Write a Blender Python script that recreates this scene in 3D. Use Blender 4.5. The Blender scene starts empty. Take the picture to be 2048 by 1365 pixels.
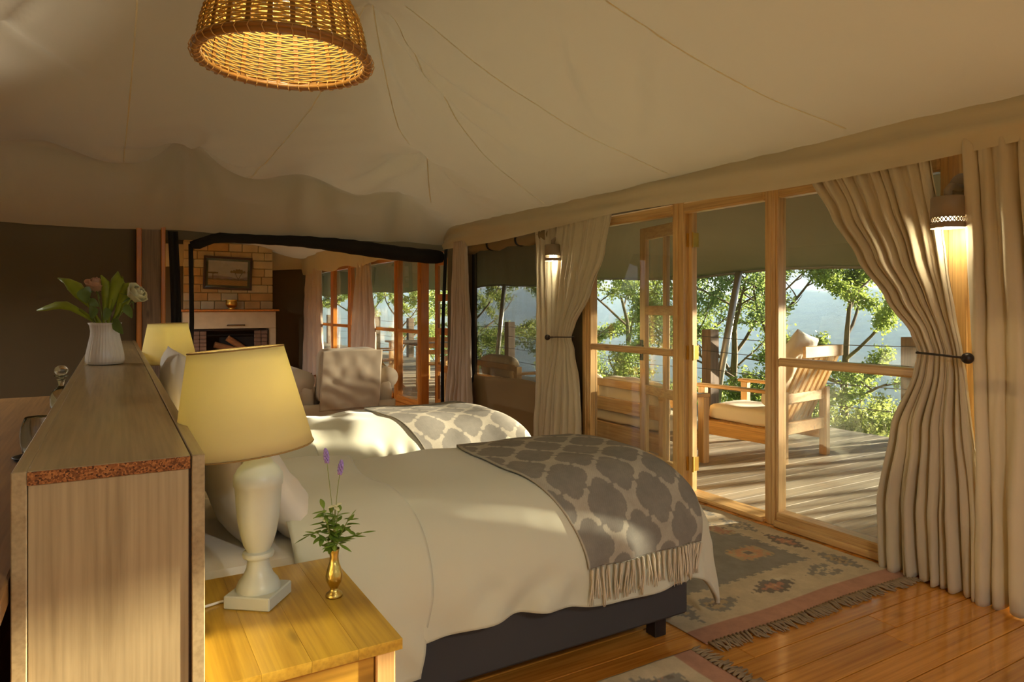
import bpy, bmesh, math, random
import numpy as np
from mathutils import Vector, Matrix, noise

scene = bpy.context.scene
col = scene.collection
R = math.radians
PI = math.pi

# ------------------------------------------------------------------ camera
cam_data = bpy.data.cameras.new('camera')
cam = bpy.data.objects.new('camera', cam_data)
col.objects.link(cam)
cam_data.sensor_width = 36.0
cam_data.lens = 24.0
cam_data.shift_y = (614.0 - 682.5) / 2048.0
cam_data.clip_start = 0.05
cam_data.clip_end = 3000
cam.location = (0, 0, 1.35)
cam.rotation_euler = (R(90), 0, R(-30.2))
scene.camera = cam

# ------------------------------------------------------------------ light
SUN_EL, SUN_AZ = 7.4, -11.0            # low evening sun beyond the veranda
SUN_STRENGTH = 38.0
SKY_STRENGTH = 1.05
EXPOSURE = -0.33
world = bpy.data.worlds.new('world')
scene.world = world
world.use_nodes = True
wn = world.node_tree
for n in list(wn.nodes):
    wn.nodes.remove(n)
w_out = wn.nodes.new('ShaderNodeOutputWorld')
w_bg = wn.nodes.new('ShaderNodeBackground')
w_tc = wn.nodes.new('ShaderNodeTexCoord')
w_sep = wn.nodes.new('ShaderNodeSeparateXYZ')
w_ramp = wn.nodes.new('ShaderNodeValToRGB')
wn.links.new(w_tc.outputs['Generated'], w_sep.inputs[0])
wn.links.new(w_sep.outputs['Z'], w_ramp.inputs[0])
e = w_ramp.color_ramp.elements
e[0].position, e[0].color = 0.0, (0.72, 0.68, 0.76, 1)
e[1].position, e[1].color = 0.5, (0.62, 0.70, 0.86, 1)
m_ = w_ramp.color_ramp.elements.new(0.12)
m_.color = (0.66, 0.70, 0.86, 1)
wn.links.new(w_ramp.outputs[0], w_bg.inputs['Color'])
w_bg.inputs['Strength'].default_value = SKY_STRENGTH
wn.links.new(w_bg.outputs[0], w_out.inputs[0])

sun_data = bpy.data.lights.new('sun', 'SUN')
sun_data.energy = SUN_STRENGTH
sun_data.color = (1.0, 0.93, 0.74)
sun_data.angle = R(1.2)
sun = bpy.data.objects.new('sun', sun_data)
col.objects.link(sun)
to_sun = Vector((math.cos(R(SUN_EL)) * math.cos(R(SUN_AZ)), math.cos(R(SUN_EL)) * math.sin(R(SUN_AZ)), math.sin(R(SUN_EL))))
sun.rotation_euler = to_sun.to_track_quat('Z', 'Y').to_euler()
sun.location = to_sun * 60

scene.view_settings.view_transform = 'Standard'
scene.view_settings.look = 'None'
scene.view_settings.exposure = EXPOSURE
scene.view_settings.gamma = 1.0
scene.view_settings.use_curve_mapping = False
scene.cycles.use_adaptive_sampling = True
scene.cycles.adaptive_threshold = 0.18
scene.cycles.adaptive_min_samples = 16
scene.cycles.max_bounces = 8
scene.cycles.diffuse_bounces = 4
scene.cycles.glossy_bounces = 3
scene.cycles.transmission_bounces = 6
scene.cycles.transparent_max_bounces = 24
scene.cycles.sample_clamp_indirect = 4.0
scene.cycles.caustics_reflective = False
scene.cycles.caustics_refractive = False

# ------------------------------------------------------------------ mesh kit
WM = {}                                # object name -> world matrix


def rz(a):
    return Matrix.Rotation(a, 3, 'Z')


def rx(a):
    return Matrix.Rotation(a, 3, 'X')


def ry(a):
    return Matrix.Rotation(a, 3, 'Y')


class MB:
    """Collects geometry in world coordinates and links it as ONE mesh object."""

    def __init__(self):
        self.v, self.f, self.c, self.mi = [], [], [], []
        self.mat_slot = 0

    def add(self, vs, fs):
        o = len(self.v)
        self.v.extend([tuple(p) for p in vs])
        self.f.extend([tuple(i + o for i in f) for f in fs])
        self.mi.extend([self.mat_slot] * len(fs))
        return self

    def box(self, c, s, ch=0.0, M=None):
        hx, hy, hz = s[0] / 2, s[1] / 2, s[2] / 2
        c = Vector(c)
        h = (hx, hy, hz)
        vs, fs = [], []
        if ch <= 0:
            for sx in (-1, 1):
                for sy in (-1, 1):
                    for sz in (-1, 1):
                        vs.append(Vector((sx * hx, sy * hy, sz * hz)))
            fs = [(0, 1, 3, 2), (4, 6, 7, 5), (0, 4, 5, 1), (2, 3, 7, 6), (0, 2, 6, 4), (1, 5, 7, 3)]
        else:
            ch = min(ch, min(h) * 0.95)
            idx = {}
            for sx in (-1, 1):
                for sy in (-1, 1):
                    for sz in (-1, 1):
                        sg = (sx, sy, sz)
                        for k in range(3):
                            p = [sg[i] * (h[i] if i == k else h[i] - ch) for i in range(3)]
                            idx[(sx, sy, sz, k)] = len(vs)
                            vs.append(Vector(p))

            def key(k, sk, l, sl, m, sm, ax):
                sg = [0, 0, 0]
                sg[k], sg[l], sg[m] = sk, sl, sm
                return idx[(sg[0], sg[1], sg[2], ax)]
            for k in range(3):
                l, m = (k + 1) % 3, (k + 2) % 3
                for s_ in (-1, 1):
                    fs.append((key(k, s_, l, -1, m, -1, k), key(k, s_, l, 1, m, -1, k), key(k, s_, l, 1, m, 1, k), key(k, s_, l, -1, m, 1, k)))
                for sk in (-1, 1):
                    for sl in (-1, 1):
                        fs.append((key(k, sk, l, sl, m, -1, k), key(k, sk, l, sl, m, 1, k), key(k, sk, l, sl, m, 1, l), key(k, sk, l, sl, m, -1, l)))
            for sx in (-1, 1):
                for sy in (-1, 1):
                    for sz in (-1, 1):
                        fs.append((idx[(sx, sy, sz, 0)], idx[(sx, sy, sz, 1)], idx[(sx, sy, sz, 2)]))
        if M is not None:
            vs = [M @ p for p in vs]
        return self.add([p + c for p in vs], fs)

    def span(self, a, b, ch=0.0):
        return self.box([(a[i] + b[i]) / 2 for i in range(3)], [abs(b[i] - a[i]) for i in range(3)], ch)

    def bar(self, a, b, w, d, ch=0.0, up=(0, 0, 1)):
        """rectangular bar from a to b, w across, d along up"""
        a, b = Vector(a), Vector(b)
        z = (b - a)
        L = z.length
        z.normalize()
        u = Vector(up)
        x = u.cross(z)
        if x.length < 1e-5:
            x = Vector((1, 0, 0)).cross(z)
        x.normalize()
        y = z.cross(x)
        M = Matrix((x, y, z)).transposed()
        return self.box((a + b) / 2, (w, d, L), ch, M)

    def tube(self, pts, r, n=8, cap=True):
        pts = [Vector(p) for p in pts]
        rs = r if isinstance(r, (list, tuple)) else [r] * len(pts)
        vs, fs = [], []
        up = Vector((0, 0, 1))
        t0 = (pts[1] - pts[0]).normalized()
        x = t0.cross(up)
        if x.length < 1e-3:
            x = t0.cross(Vector((1, 0, 0)))
        x.normalize()
        for i, p in enumerate(pts):
            t = (pts[min(i + 1, len(pts) - 1)] - pts[max(i - 1, 0)])
            if t.length < 1e-9:
                t = t0
            t.normalize()
            x = (x - t * x.dot(t))
            if x.length < 1e-6:
                x = t.cross(Vector((0.3, 0.9, 0.1)))
            x.normalize()
            y = t.cross(x)
            for k in range(n):
                a = 2 * PI * k / n
                vs.append(p + (x * math.cos(a) + y * math.sin(a)) * rs[i])
        for i in range(len(pts) - 1):
            for k in range(n):
                k2 = (k + 1) % n
                fs.append((i * n + k, i * n + k2, (i + 1) * n + k2, (i + 1) * n + k))
        if cap:
            fs.append(tuple(range(n - 1, -1, -1)))
            fs.append(tuple((len(pts) - 1) * n + k for k in range(n)))
        return self.add(vs, fs)

    def lathe(self, prof, n=32, c=(0, 0, 0), M=None, flute=None, cap=(True, True)):
        """prof: [(radius, height)]"""
        vs, fs = [], []
        for r_, z_ in prof:
            for k in range(n):
                a = 2 * PI * k / n
                rr = r_ * (1 + flute(a, z_) if flute else 1)
                p = Vector((rr * math.cos(a), rr * math.sin(a), z_))
                if M is not None:
                    p = M @ p
                vs.append(p + Vector(c))
        for i in range(len(prof) - 1):
            for k in range(n):
                k2 = (k + 1) % n
                fs.append((i * n + k, i * n + k2, (i + 1) * n + k2, (i + 1) * n + k))
        if cap[0]:
            fs.append(tuple(range(n - 1, -1, -1)))
        if cap[1]:
            fs.append(tuple((len(prof) - 1) * n + k for k in range(n)))
        return self.add(vs, fs)

    def grid(self, fn, nu, nv, wrap=False):
        vs, fs = [], []
        for j in range(nv + 1):
            for i in range(nu if wrap else nu + 1):
                vs.append(fn(i / nu, j / nv))
        w = nu if wrap else nu + 1
        for j in range(nv):
            for i in range(nu):
                i2 = (i + 1) % w if wrap else i + 1
                fs.append((j * w + i, j * w + i2, (j + 1) * w + i2, (j + 1) * w + i))
        return self.add(vs, fs)

    def sphere(self, c, r, n=12, m=8, s=(1, 1, 1)):
        c = Vector(c)
        prof = []
        for j in range(m + 1):
            a = -PI / 2 + PI * j / m
            prof.append((max(r * math.cos(a), 1e-4), r * math.sin(a)))
        M = Matrix.Diagonal(Vector(s))
        return self.lathe(prof, n, c, M)

    def build(self, name, m, parent=None, smooth=False, solid=0.0, recalc=True, bevel=0.0, colors=None, sub=0, autosmooth=None):
        P = WM[parent.name] if parent is not None else Matrix.Identity(4)
        Pi = P.inverted()
        V = np.array(self.v, dtype=np.float64)
        if parent is not None:
            A = np.array(Pi)
            V = V @ A[:3, :3].T + A[:3, 3]
        lo, hi = V.min(0), V.max(0)
        c = (lo + hi) / 2
        if parent is None:
            c[2] = lo[2]
        me = bpy.data.meshes.new(name)
        me.from_pydata((V - c).tolist(), [], self.f)
        ms = m if isinstance(m, (list, tuple)) else [m]
        for q in ms:
            me.materials.append(q)
        if len(ms) > 1:
            me.polygons.foreach_set('material_index', self.mi)
        if recalc:
            bm = bmesh.new()
            bm.from_mesh(me)
            bmesh.ops.recalc_face_normals(bm, faces=bm.faces)
            bm.to_mesh(me)
            bm.free()
        if smooth:
            me.polygons.foreach_set('use_smooth', [True] * len(me.polygons))
            if autosmooth:
                me.set_sharp_from_angle(angle=R(autosmooth))
        if colors is not None:
            ca = me.color_attributes.new('col', 'FLOAT_COLOR', 'POINT')
            arr = np.ones((len(me.vertices), 4), dtype=np.float32)
            arr[:, :3] = np.array(colors, dtype=np.float32)
            ca.data.foreach_set('color', arr.ravel())
        o = bpy.data.objects.new(name, me)
        col.objects.link(o)
        o.location = c
        L = Matrix.Translation(Vector(c))
        if parent is not None:
            o.parent = parent
        WM[o.name] = P @ L
        if solid:
            md = o.modifiers.new('solid', 'SOLIDIFY')
            md.thickness = solid
            md.offset = 0
        if bevel:
            md = o.modifiers.new('bevel', 'BEVEL')
            md.width = bevel
            md.segments = 2
            md.limit_method = 'ANGLE'
        if sub:
            md = o.modifiers.new('sub', 'SUBSURF')
            md.levels = sub
            md.render_levels = sub
        me.update()
        return o


def tag(o, label=None, cat=None, group=None, kind=None):
    if label:
        o['label'] = label
    if cat:
        o['category'] = cat
    if group:
        o['group'] = group
    if kind:
        o['kind'] = kind
    return o


def thing(name, label, cat, loc=(0, 0, 0), rot=0.0, group=None, kind=None):
    o = bpy.data.objects.new(name, None)
    o.empty_display_size = 0.1
    col.objects.link(o)
    o.location = loc
    o.rotation_euler = (0, 0, rot)
    WM[o.name] = Matrix.Translation(Vector(loc)) @ Matrix.Rotation(rot, 4, 'Z')
    return tag(o, label, cat, group, kind)


def twin(root, loc, rot=None, label=None, group=None):
    """a copy of a thing with copies of its parts and sub-parts"""
    r = root.copy()
    col.objects.link(r)
    r.location = loc
    if rot is not None:
        r.rotation_euler = (0, 0, rot)
    WM[r.name] = Matrix.Translation(Vector(loc)) @ Matrix.Rotation(r.rotation_euler[2], 4, 'Z')
    if label:
        r['label'] = label
    if group:
        r['group'] = group

    def rec(src, dst):
        for ch in [x for x in src.children]:
            c = ch.copy()
            col.objects.link(c)
            c.parent = dst
            WM[c.name] = WM[dst.name] @ Matrix.Translation(c.location)
            rec(ch, c)
    rec(root, r)
    return r


def nz(x, y, z=0.0):
    return noise.noise(Vector((x, y, z)))


def lerp(a, b, t):
    return a + (b - a) * t


def smooth01(t):
    t = max(0.0, min(1.0, t))
    return t * t * (3 - 2 * t)


# ------------------------------------------------------------------ materials
class NT:
    def __init__(self, name):
        self.m = bpy.data.materials.new(name)
        self.m.use_nodes = True
        self.t = self.m.node_tree
        for n in list(self.t.nodes):
            self.t.nodes.remove(n)
        self.out = self.t.nodes.new('ShaderNodeOutputMaterial')

    def n(self, kind, ins=None, **props):
        nd = self.t.nodes.new('ShaderNode' + kind)
        for k, v in props.items():
            setattr(nd, k, v)
        for k, v in (ins or {}).items():
            self.set(nd, k, v)
        return nd

    def set(self, nd, k, v):
        s = nd.inputs[k]
        if isinstance(v, bpy.types.NodeSocket):
            self.t.links.new(v, s)
        elif isinstance(v, bpy.types.Node):
            self.t.links.new(v.outputs[0], s)
        else:
            if isinstance(v, (tuple, list)) and len(v) == 3 and s.type == 'RGBA':
                v = (*v, 1)
            s.default_value = v

    def ramp(self, fac, stops):
        nd = self.n('ValToRGB', {'Fac': fac})
        el = nd.color_ramp.elements
        while len(el) < len(stops):
            el.new(0.5)
        for e_, (p, c) in zip(el, stops):
            e_.position = p
            e_.color = (*c, 1) if len(c) == 3 else c
        return nd.outputs[0]

    def mix(self, fac, a, b, mode='MIX'):
        nd = self.n('Mix', data_type='RGBA', blend_type=mode)
        self.set(nd, 'Factor', fac)
        self.set(nd, 6, a)
        self.set(nd, 7, b)
        return nd.outputs[2]

    def math(self, op, a, b=0.0):
        nd = self.n('Math', operation=op)
        self.set(nd, 0, a)
        self.set(nd, 1, b)
        return nd.outputs[0]

    def coords(self, scale=(1, 1, 1), rnd=0.0):
        tc = self.n('TexCoord')
        v = tc.outputs['Object']
        if rnd:
            oi = self.n('ObjectInfo')
            cmb = self.n('CombineXYZ', {0: self.math('MULTIPLY', oi.outputs['Random'], rnd), 1: self.math('MULTIPLY', oi.outputs['Random'], rnd * 1.7), 2: self.math('MULTIPLY', oi.outputs['Random'], rnd * 0.6)})
            v = self.n('VectorMath', {0: v, 1: cmb}, operation='ADD').outputs[0]
        mp = self.n('Mapping', {'Vector': v, 'Scale': scale})
        return mp.outputs[0]

    def done(self, shader):
        s = shader.outputs[0] if isinstance(shader, bpy.types.Node) else shader
        self.t.links.new(s, self.out.inputs[0])
        return self.m

    def bump(self, h, strength=0.2, dist=0.01):
        return self.n('Bump', {'Height': h, 'Strength': strength, 'Distance': dist}).outputs[0]


def pbr(t, base, rough=0.5, metal=0.0, spec=0.5, normal=None, coat=0.0, **kw):
    b = t.n('BsdfPrincipled')
    t.set(b, 'Base Color', base)
    t.set(b, 'Roughness', rough)
    t.set(b, 'Metallic', metal)
    t.set(b, 'Specular IOR Level', spec)
    if coat:
        t.set(b, 'Coat Weight', coat)
        t.set(b, 'Coat Roughness', 0.10)
    if normal is not None:
        t.set(b, 'Normal', normal)
    for k, v in kw.items():
        t.set(b, k, v)
    return b


def lin(r, g, b):
    """sRGB 0-255 to linear"""
    def f(c):
        c /= 255.0
        return c / 12.92 if c <= 0.04045 else ((c + 0.055) / 1.055) ** 2.4
    return (f(r), f(g), f(b))


def wood(name, dark, light, axis=0, scale=1.0, rough=0.45, coat=0.0, knots=True, vary=0.25, bump=0.12, dirt=0.0):
    t = NT(name)
    sc = [9.0 * scale] * 3
    sc[axis] = 0.7 * scale
    v = t.coords(tuple(sc), rnd=37.0)
    n1 = t.n('TexNoise', {'Vector': v, 'Scale': 1.6, 'Detail': 6.0, 'Roughness': 0.6, 'Distortion': 0.9})
    sc2 = [70.0 * scale] * 3
    sc2[axis] = 1.6 * scale
    v2 = t.coords(tuple(sc2), rnd=37.0)
    n2 = t.n('TexNoise', {'Vector': v2, 'Scale': 1.0, 'Detail': 3.0})
    c = t.ramp(n1.outputs[0], [(0.30, dark), (0.52, [lerp(dark[i], light[i], 0.6) for i in range(3)]), (0.72, light)])
    c = t.mix(0.35, c, t.ramp(n2.outputs[0], [(0.3, [x * 0.55 for x in dark]), (0.62, light)]))
    if knots:
        sk = [5.0 * scale] * 3
        sk[axis] = 1.7 * scale
        v3 = t.coords(tuple(sk), rnd=11.0)
        vo = t.n('TexVoronoi', {'Vector': v3, 'Scale': 1.0, 'Randomness': 1.0})
        k = t.ramp(vo.outputs['Distance'], [(0.03, (1, 1, 1)), (0.13, (0, 0, 0))])
        c = t.mix(t.math('MULTIPLY', k, 0.65), c, [x * 0.35 for x in dark])
    oi = t.n('ObjectInfo')
    val = t.math('ADD', t.math('MULTIPLY', oi.outputs['Random'], vary), 1.0 - vary / 2)
    hsv = t.n('HueSaturation', {'Color': c, 'Value': val, 'Saturation': 1.0})
    c = hsv.outputs[0]
    if dirt:
        nd = t.n('TexNoise', {'Vector': t.coords((1.3, 1.3, 1.3), rnd=5.0), 'Scale': 1.5, 'Detail': 5.0})
        c = t.mix(t.math('MULTIPLY', t.ramp(nd.outputs[0], [(0.4, (0, 0, 0)), (0.7, (1, 1, 1))]), dirt), c, lin(120, 118, 110))
    nb = t.bump(n2.outputs[0], bump, 0.002)
    return t.done(pbr(t, c, rough, normal=nb, coat=coat))


def fabric(name, c, rough=0.9, vary=0.12, weave=900.0, bump=0.15, transl=0.0, sheen=0.0, transl_col=None, blotch=2.0):
    t = NT(name)
    v = t.coords((1, 1, 1))
    n1 = t.n('TexNoise', {'Vector': v, 'Scale': blotch, 'Detail': 4.0})
    cc = t.mix(n1.outputs[0], [x * (1 - vary) for x in c], [min(1, x * (1 + vary)) for x in c])
    n2 = t.n('TexNoise', {'Vector': v, 'Scale': weave, 'Detail': 1.0})
    nb = t.bump(n2.outputs[0], bump, 0.001)
    b = pbr(t, cc, rough, spec=0.25, normal=nb)
    if sheen:
        t.set(b, 'Sheen Weight', sheen)
    sh = b.outputs[0]
    if transl:
        tr = t.n('BsdfTranslucent', {'Color': transl_col or cc})
        mx = t.n('MixShader', {0: transl, 1: sh, 2: tr.outputs[0]})
        sh = mx.outputs[0]
    return t.done(sh)


def plain(name, c, rough=0.5, metal=0.0, spec=0.5, noise_amt=0.08, scale=20.0, bump=0.0, coat=0.0):
    t = NT(name)
    v = t.coords((1, 1, 1), rnd=3.0)
    n1 = t.n('TexNoise', {'Vector': v, 'Scale': scale, 'Detail': 4.0})
    cc = t.mix(n1.outputs[0], [x * (1 - noise_amt) for x in c], [min(1, x * (1 + noise_amt)) for x in c])
    nb = t.bump(n1.outputs[0], bump, 0.004) if bump else None
    return t.done(pbr(t, cc, rough, metal, spec, nb, coat))


def vcol(name, rough=0.9, weave=500.0, bump=0.3, mult=None):
    t = NT(name)
    a = t.n('VertexColor', layer_name='col')
    v = t.coords((1, 1, 1))
    n1 = t.n('TexNoise', {'Vector': v, 'Scale': 9.0, 'Detail': 6.0, 'Roughness': 0.7})
    cc = t.mix(1.0, a.outputs[0], t.ramp(n1.outputs[0], [(0.25, (0.72, 0.72, 0.72)), (0.75, (1.1, 1.1, 1.1))]), 'MULTIPLY')
    n2 = t.n('TexNoise', {'Vector': v, 'Scale': weave, 'Detail': 1.0})
    return t.done(pbr(t, cc, rough, spec=0.2, normal=t.bump(n2.outputs[0], bump, 0.002)))


def emit(name, c, s):
    t = NT(name)
    return t.done(t.n('Emission', {'Color': c, 'Strength': s}))


def glass_pane(name, tint=(1, 1, 1), refl=1.0, dust_haze=0.0):
    """thin window glass: clear with a fresnel reflection and a dusty film that also paints in hazy reflections"""
    t = NT(name)
    tr = t.n('BsdfTransparent', {'Color': tint})
    gl = t.n('BsdfGlossy', {'Color': (1, 1, 1), 'Roughness': 0.01})
    lw = t.n('LayerWeight', {'Blend': 0.5})
    fz = t.math('ADD', t.math('MULTIPLY', t.math('POWER', lw.outputs['Facing'], 5.0), 0.96), 0.04)
    mx = t.n('MixShader', {0: t.math('MULTIPLY', fz, refl), 1: tr.outputs[0], 2: gl.outputs[0]})
    sh = mx.outputs[0]
    if dust_haze:  # pale diffuse veil, partly dusty film, partly painted hazy reflection
        n1 = t.n('TexNoise', {'Vector': t.coords((1, 1, 1)), 'Scale': 3.0, 'Detail': 6.0, 'Roughness': 0.7})
        f = t.math('MULTIPLY', t.ramp(n1.outputs[0], [(0.35, (0.15, 0.15, 0.15)), (0.8, (1, 1, 1))]), dust_haze)
        df = t.n('BsdfDiffuse', {'Color': (0.9, 0.85, 0.75)})
        sh = t.n('MixShader', {0: f, 1: sh, 2: df.outputs[0]}).outputs[0]
    return t.done(sh)


def mesh_screen(name, c, cover=0.5):
    """fine woven insect mesh: part thread, part open"""
    t = NT(name)
    tr = t.n('BsdfTransparent', {'Color': (1, 1, 1)})
    df = t.n('BsdfDiffuse', {'Color': c})
    n1 = t.n('TexNoise', {'Vector': t.coords((1, 4, 0.6)), 'Scale': 3.0, 'Detail': 3.0})
    f = t.math('ADD', t.math('MULTIPLY', n1.outputs[0], 0.16), cover - 0.08)
    return t.done(t.n('MixShader', {0: f, 1: tr.outputs[0], 2: df.outputs[0]}))


M = {}
M['floor'] = wood('varnished_floor_wood', lin(178, 106, 30), lin(226, 154, 60), 0, 1.0, 0.26, 1.0, True, 0.3, 0.06)
M['deck'] = wood('weathered_deck_wood', lin(146, 136, 118), lin(202, 188, 158), 0, 1.0, 0.6, 0.0, True, 0.25, 0.3, 0.25)
M['pine_z'] = wood('pine_upright', lin(186, 136, 74), lin(224, 184, 118), 2, 1.4, 0.4, 0.25, True, 0.12)
M['pine_y'] = wood('pine_along_wall', lin(186, 136, 74), lin(224, 184, 118), 1, 1.4, 0.4, 0.25, True, 0.12)
M['pine_x'] = wood('pine_across', lin(186, 136, 74), lin(224, 184, 118), 0, 1.4, 0.4, 0.25, True, 0.12)
M['orange_z'] = wood('orange_stained_pine_upright', lin(184, 104, 26), lin(222, 146, 54), 2, 1.4, 0.4, 0.3, True, 0.12)
M['table_pine'] = wood('honey_pine_boards', lin(170, 128, 34), lin(202, 162, 56), 1, 1.5, 0.3, 0.4, True, 0.07, 0.04)
M['table_pine_x'] = wood('honey_pine_side', lin(172, 126, 36), lin(204, 158, 58), 0, 1.5, 0.35, 0.3, True, 0.12, 0.04)
M['chair_pine'] = wood('outdoor_pine', lin(194, 136, 62), lin(232, 180, 100), 0, 1.4, 0.45, 0.15, True, 0.12)
M['laminate'] = wood('oak_laminate', lin(140, 120, 84), lin(170, 150, 110), 2, 1.6, 0.42, 0.1, False, 0.04, 0.05)
M['laminate_top'] = wood('oak_laminate_top', lin(140, 120, 84), lin(170, 150, 110), 1, 1.6, 0.34, 0.1, False, 0.04, 0.04)
M['counter'] = wood('vanity_wood', lin(128, 92, 48), lin(168, 126, 72), 1, 1.3, 0.5, 0.1, False, 0.1)
M['grey_wood'] = wood('grey_post_wood', lin(105, 88, 72), lin(150, 128, 105), 2, 1.3, 0.8, 0, True, 0.2, 0.3)
M['bark'] = wood('tree_bark', lin(70, 58, 44), lin(128, 112, 90), 2, 1.0, 0.95, 0, False, 0.3, 0.6)
M['log'] = wood('split_log', lin(130, 84, 46), lin(176, 124, 74), 0, 1.2, 0.8, 0, True, 0.3, 0.3)
M['ceiling'] = fabric('tent_liner_canvas', lin(204, 190, 160), 0.95, 0.05, 700, 0.2, 0.17, 0.1, lin(212, 208, 190), 1.2)
M['fly'] = fabric('roof_fly_canvas', lin(200, 186, 150), 0.95, 0.08, 500, 0.2, 0.30, 0.0, lin(222, 222, 212), 1.2)
M['seam'] = fabric('seam_tape', lin(246, 236, 206), 0.9, 0.03, 500, 0.1, 0.2, 0.0, lin(244, 236, 210))
M['valance'] = fabric('tent_valance_canvas', lin(210, 198, 168), 0.95, 0.06, 700, 0.2, 0.1, 0.1, None, 1.5)
M['dark_canvas'] = fabric('dark_brown_canvas', lin(104, 91, 68), 0.95, 0.08, 700, 0.2)
M['tan_canvas'] = fabric('tan_canvas', lin(140, 118, 84), 0.95, 0.1, 700, 0.2)
M['awning'] = fabric('awning_canvas', lin(120, 116, 100), 0.95, 0.08, 600, 0.2, 0.08, 0.0, lin(140, 134, 110))
M['curtain'] = fabric('cream_curtain_cotton', lin(210, 197, 168), 0.85, 0.05, 900, 0.15, 0.12, 0.2, None, 3.0)
M['curtain_far'] = fabric('rosy_cream_curtain_cotton', lin(210, 190, 168), 0.85, 0.05, 900, 0.15, 0.15, 0.2, None, 3.0)
M['black_canvas'] = fabric('black_canvas', lin(40, 38, 36), 0.9, 0.15, 500, 0.3)
M['duvet'] = fabric('white_cotton', lin(205, 203, 178), 0.8, 0.03, 900, 0.1, 0.0, 0.2)
M['pillow'] = fabric('pillow_cotton', lin(224, 216, 200), 0.8, 0.03, 900, 0.1, 0.0, 0.2)
M['slip'] = fabric('slipcover_cotton', lin(206, 190, 164), 0.85, 0.05, 900, 0.15, 0.0, 0.2)
M['bed_base'] = fabric('charcoal_upholstery', lin(70, 67, 65), 0.85, 0.1, 800, 0.3)
M['cushion'] = fabric('cream_canvas_cushion', lin(232, 216, 182), 0.85, 0.05, 600, 0.25, 0.0, 0.1)
M['fringe'] = fabric('cotton_fringe', lin(206, 192, 164), 0.9, 0.15, 300, 0.3)
M['rug_fringe'] = fabric('wool_fringe', lin(150, 128, 98), 0.95, 0.2, 300, 0.3)
M['throw'] = vcol('trellis_throw', 0.9, 700, 0.3)
M['rug'] = vcol('kilim', 0.95, 420, 0.6)
M['print'] = vcol('landscape_print', 0.35, 50, 0.0)
M['glass'] = glass_pane('window_glass', (0.97, 0.98, 0.97), 1.0, 0.07)
M['screen'] = mesh_screen('insect_mesh', lin(96, 90, 78), 0.52)
M['shade'] = fabric('lampshade_linen', lin(230, 218, 172), 0.9, 0.03, 400, 0.2, 0.55, 0.0, lin(238, 226, 172))
M['shade_trim'] = fabric('lampshade_trim', lin(150, 122, 72), 0.9, 0.05)
M['ceramic'] = plain('painted_white_wood', lin(192, 196, 182), 0.35, 0, 0.5, 0.03, 30.0)
M['vase'] = plain('white_glaze', lin(222, 216, 204), 0.18, 0, 0.5, 0.02, 10.0)
M['brass'] = plain('brass', lin(206, 178, 96), 0.28, 1.0, 0.5, 0.25, 90.0, 0.5)
M['hinge_brass'] = plain('hinge_brass', lin(224, 178, 84), 0.3, 1.0, 0.5, 0.1)
M['dark_metal'] = plain('dark_bronze_metal', lin(58, 50, 44), 0.4, 0.6, 0.5, 0.1)
M['sconce'] = plain('taupe_metal', lin(140, 122, 98), 0.45, 0.1, 0.5, 0.05)
M['sconce_in'] = plain('pale_gold_inside', lin(226, 190, 110), 0.5, 0.0, 0.5, 0.03)
M['steel'] = plain('galvanised_steel', lin(176, 172, 160), 0.35, 0.7, 0.5, 0.12)
M['wire'] = plain('steel_wire', lin(96, 92, 84), 0.5, 0.5)
M['rattan'] = plain('rattan_weave', lin(192, 152, 72), 0.5, 0, 0.4, 0.3, 60.0, 0.2)
M['rattan_rib'] = plain('rattan_rib', lin(150, 106, 46), 0.35, 0, 0.5, 0.2, 30.0)
M['rattan_rim'] = plain('rattan_rim', lin(150, 104, 44), 0.35, 0, 0.5, 0.2, 30.0)
M['stitch'] = plain('cane_stitch', lin(196, 152, 84), 0.5)
M['white_plastic'] = plain('white_cable', lin(226, 222, 210), 0.4)
M['black_wood'] = plain('black_bed_leg', lin(34, 30, 28), 0.4)
M['bulb_warm'] = emit('warm_bulb', (1.0, 0.84, 0.50), 14.0)
M['bulb_white'] = emit('bright_bulb', (1.0, 0.86, 0.62), 40.0)
for k_ in ('bulb_warm', 'bulb_white'):
    M[k_].cycles.emission_sampling = 'NONE'      # the lamps inside carry the light
M['stone_a'] = plain('ochre_stone', lin(190, 156, 104), 0.85, 0, 0.3, 0.25, 6.0, 0.5)
M['stone_b'] = plain('pale_stone', lin(200, 188, 158), 0.85, 0, 0.3, 0.2, 6.0, 0.5)
M['stone_c'] = plain('tan_stone', lin(190, 168, 128), 0.85, 0, 0.3, 0.22, 6.0, 0.5)
M['mortar'] = plain('mortar', lin(176, 154, 114), 0.95)
M['brick'] = plain('grey_red_brick', lin(128, 104, 88), 0.9, 0, 0.2, 0.3, 14.0, 0.5)
M['soot'] = plain('soot_lining', lin(46, 38, 32), 0.95)
M['clear'] = NT('clear_glass')
_g = M['clear'].n('BsdfGlass', {'Color': (0.9, 0.92, 0.86), 'Roughness': 0.02, 'IOR': 1.45})
M['clear'] = M['clear'].done(_g)
M['frame_dark'] = wood('dark_frame_wood', lin(46, 30, 20), lin(78, 52, 34), 0, 2.0, 0.4, 0.2, False, 0.1)
M['mat_green'] = plain('green_card', lin(52, 66, 54), 0.9)


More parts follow.
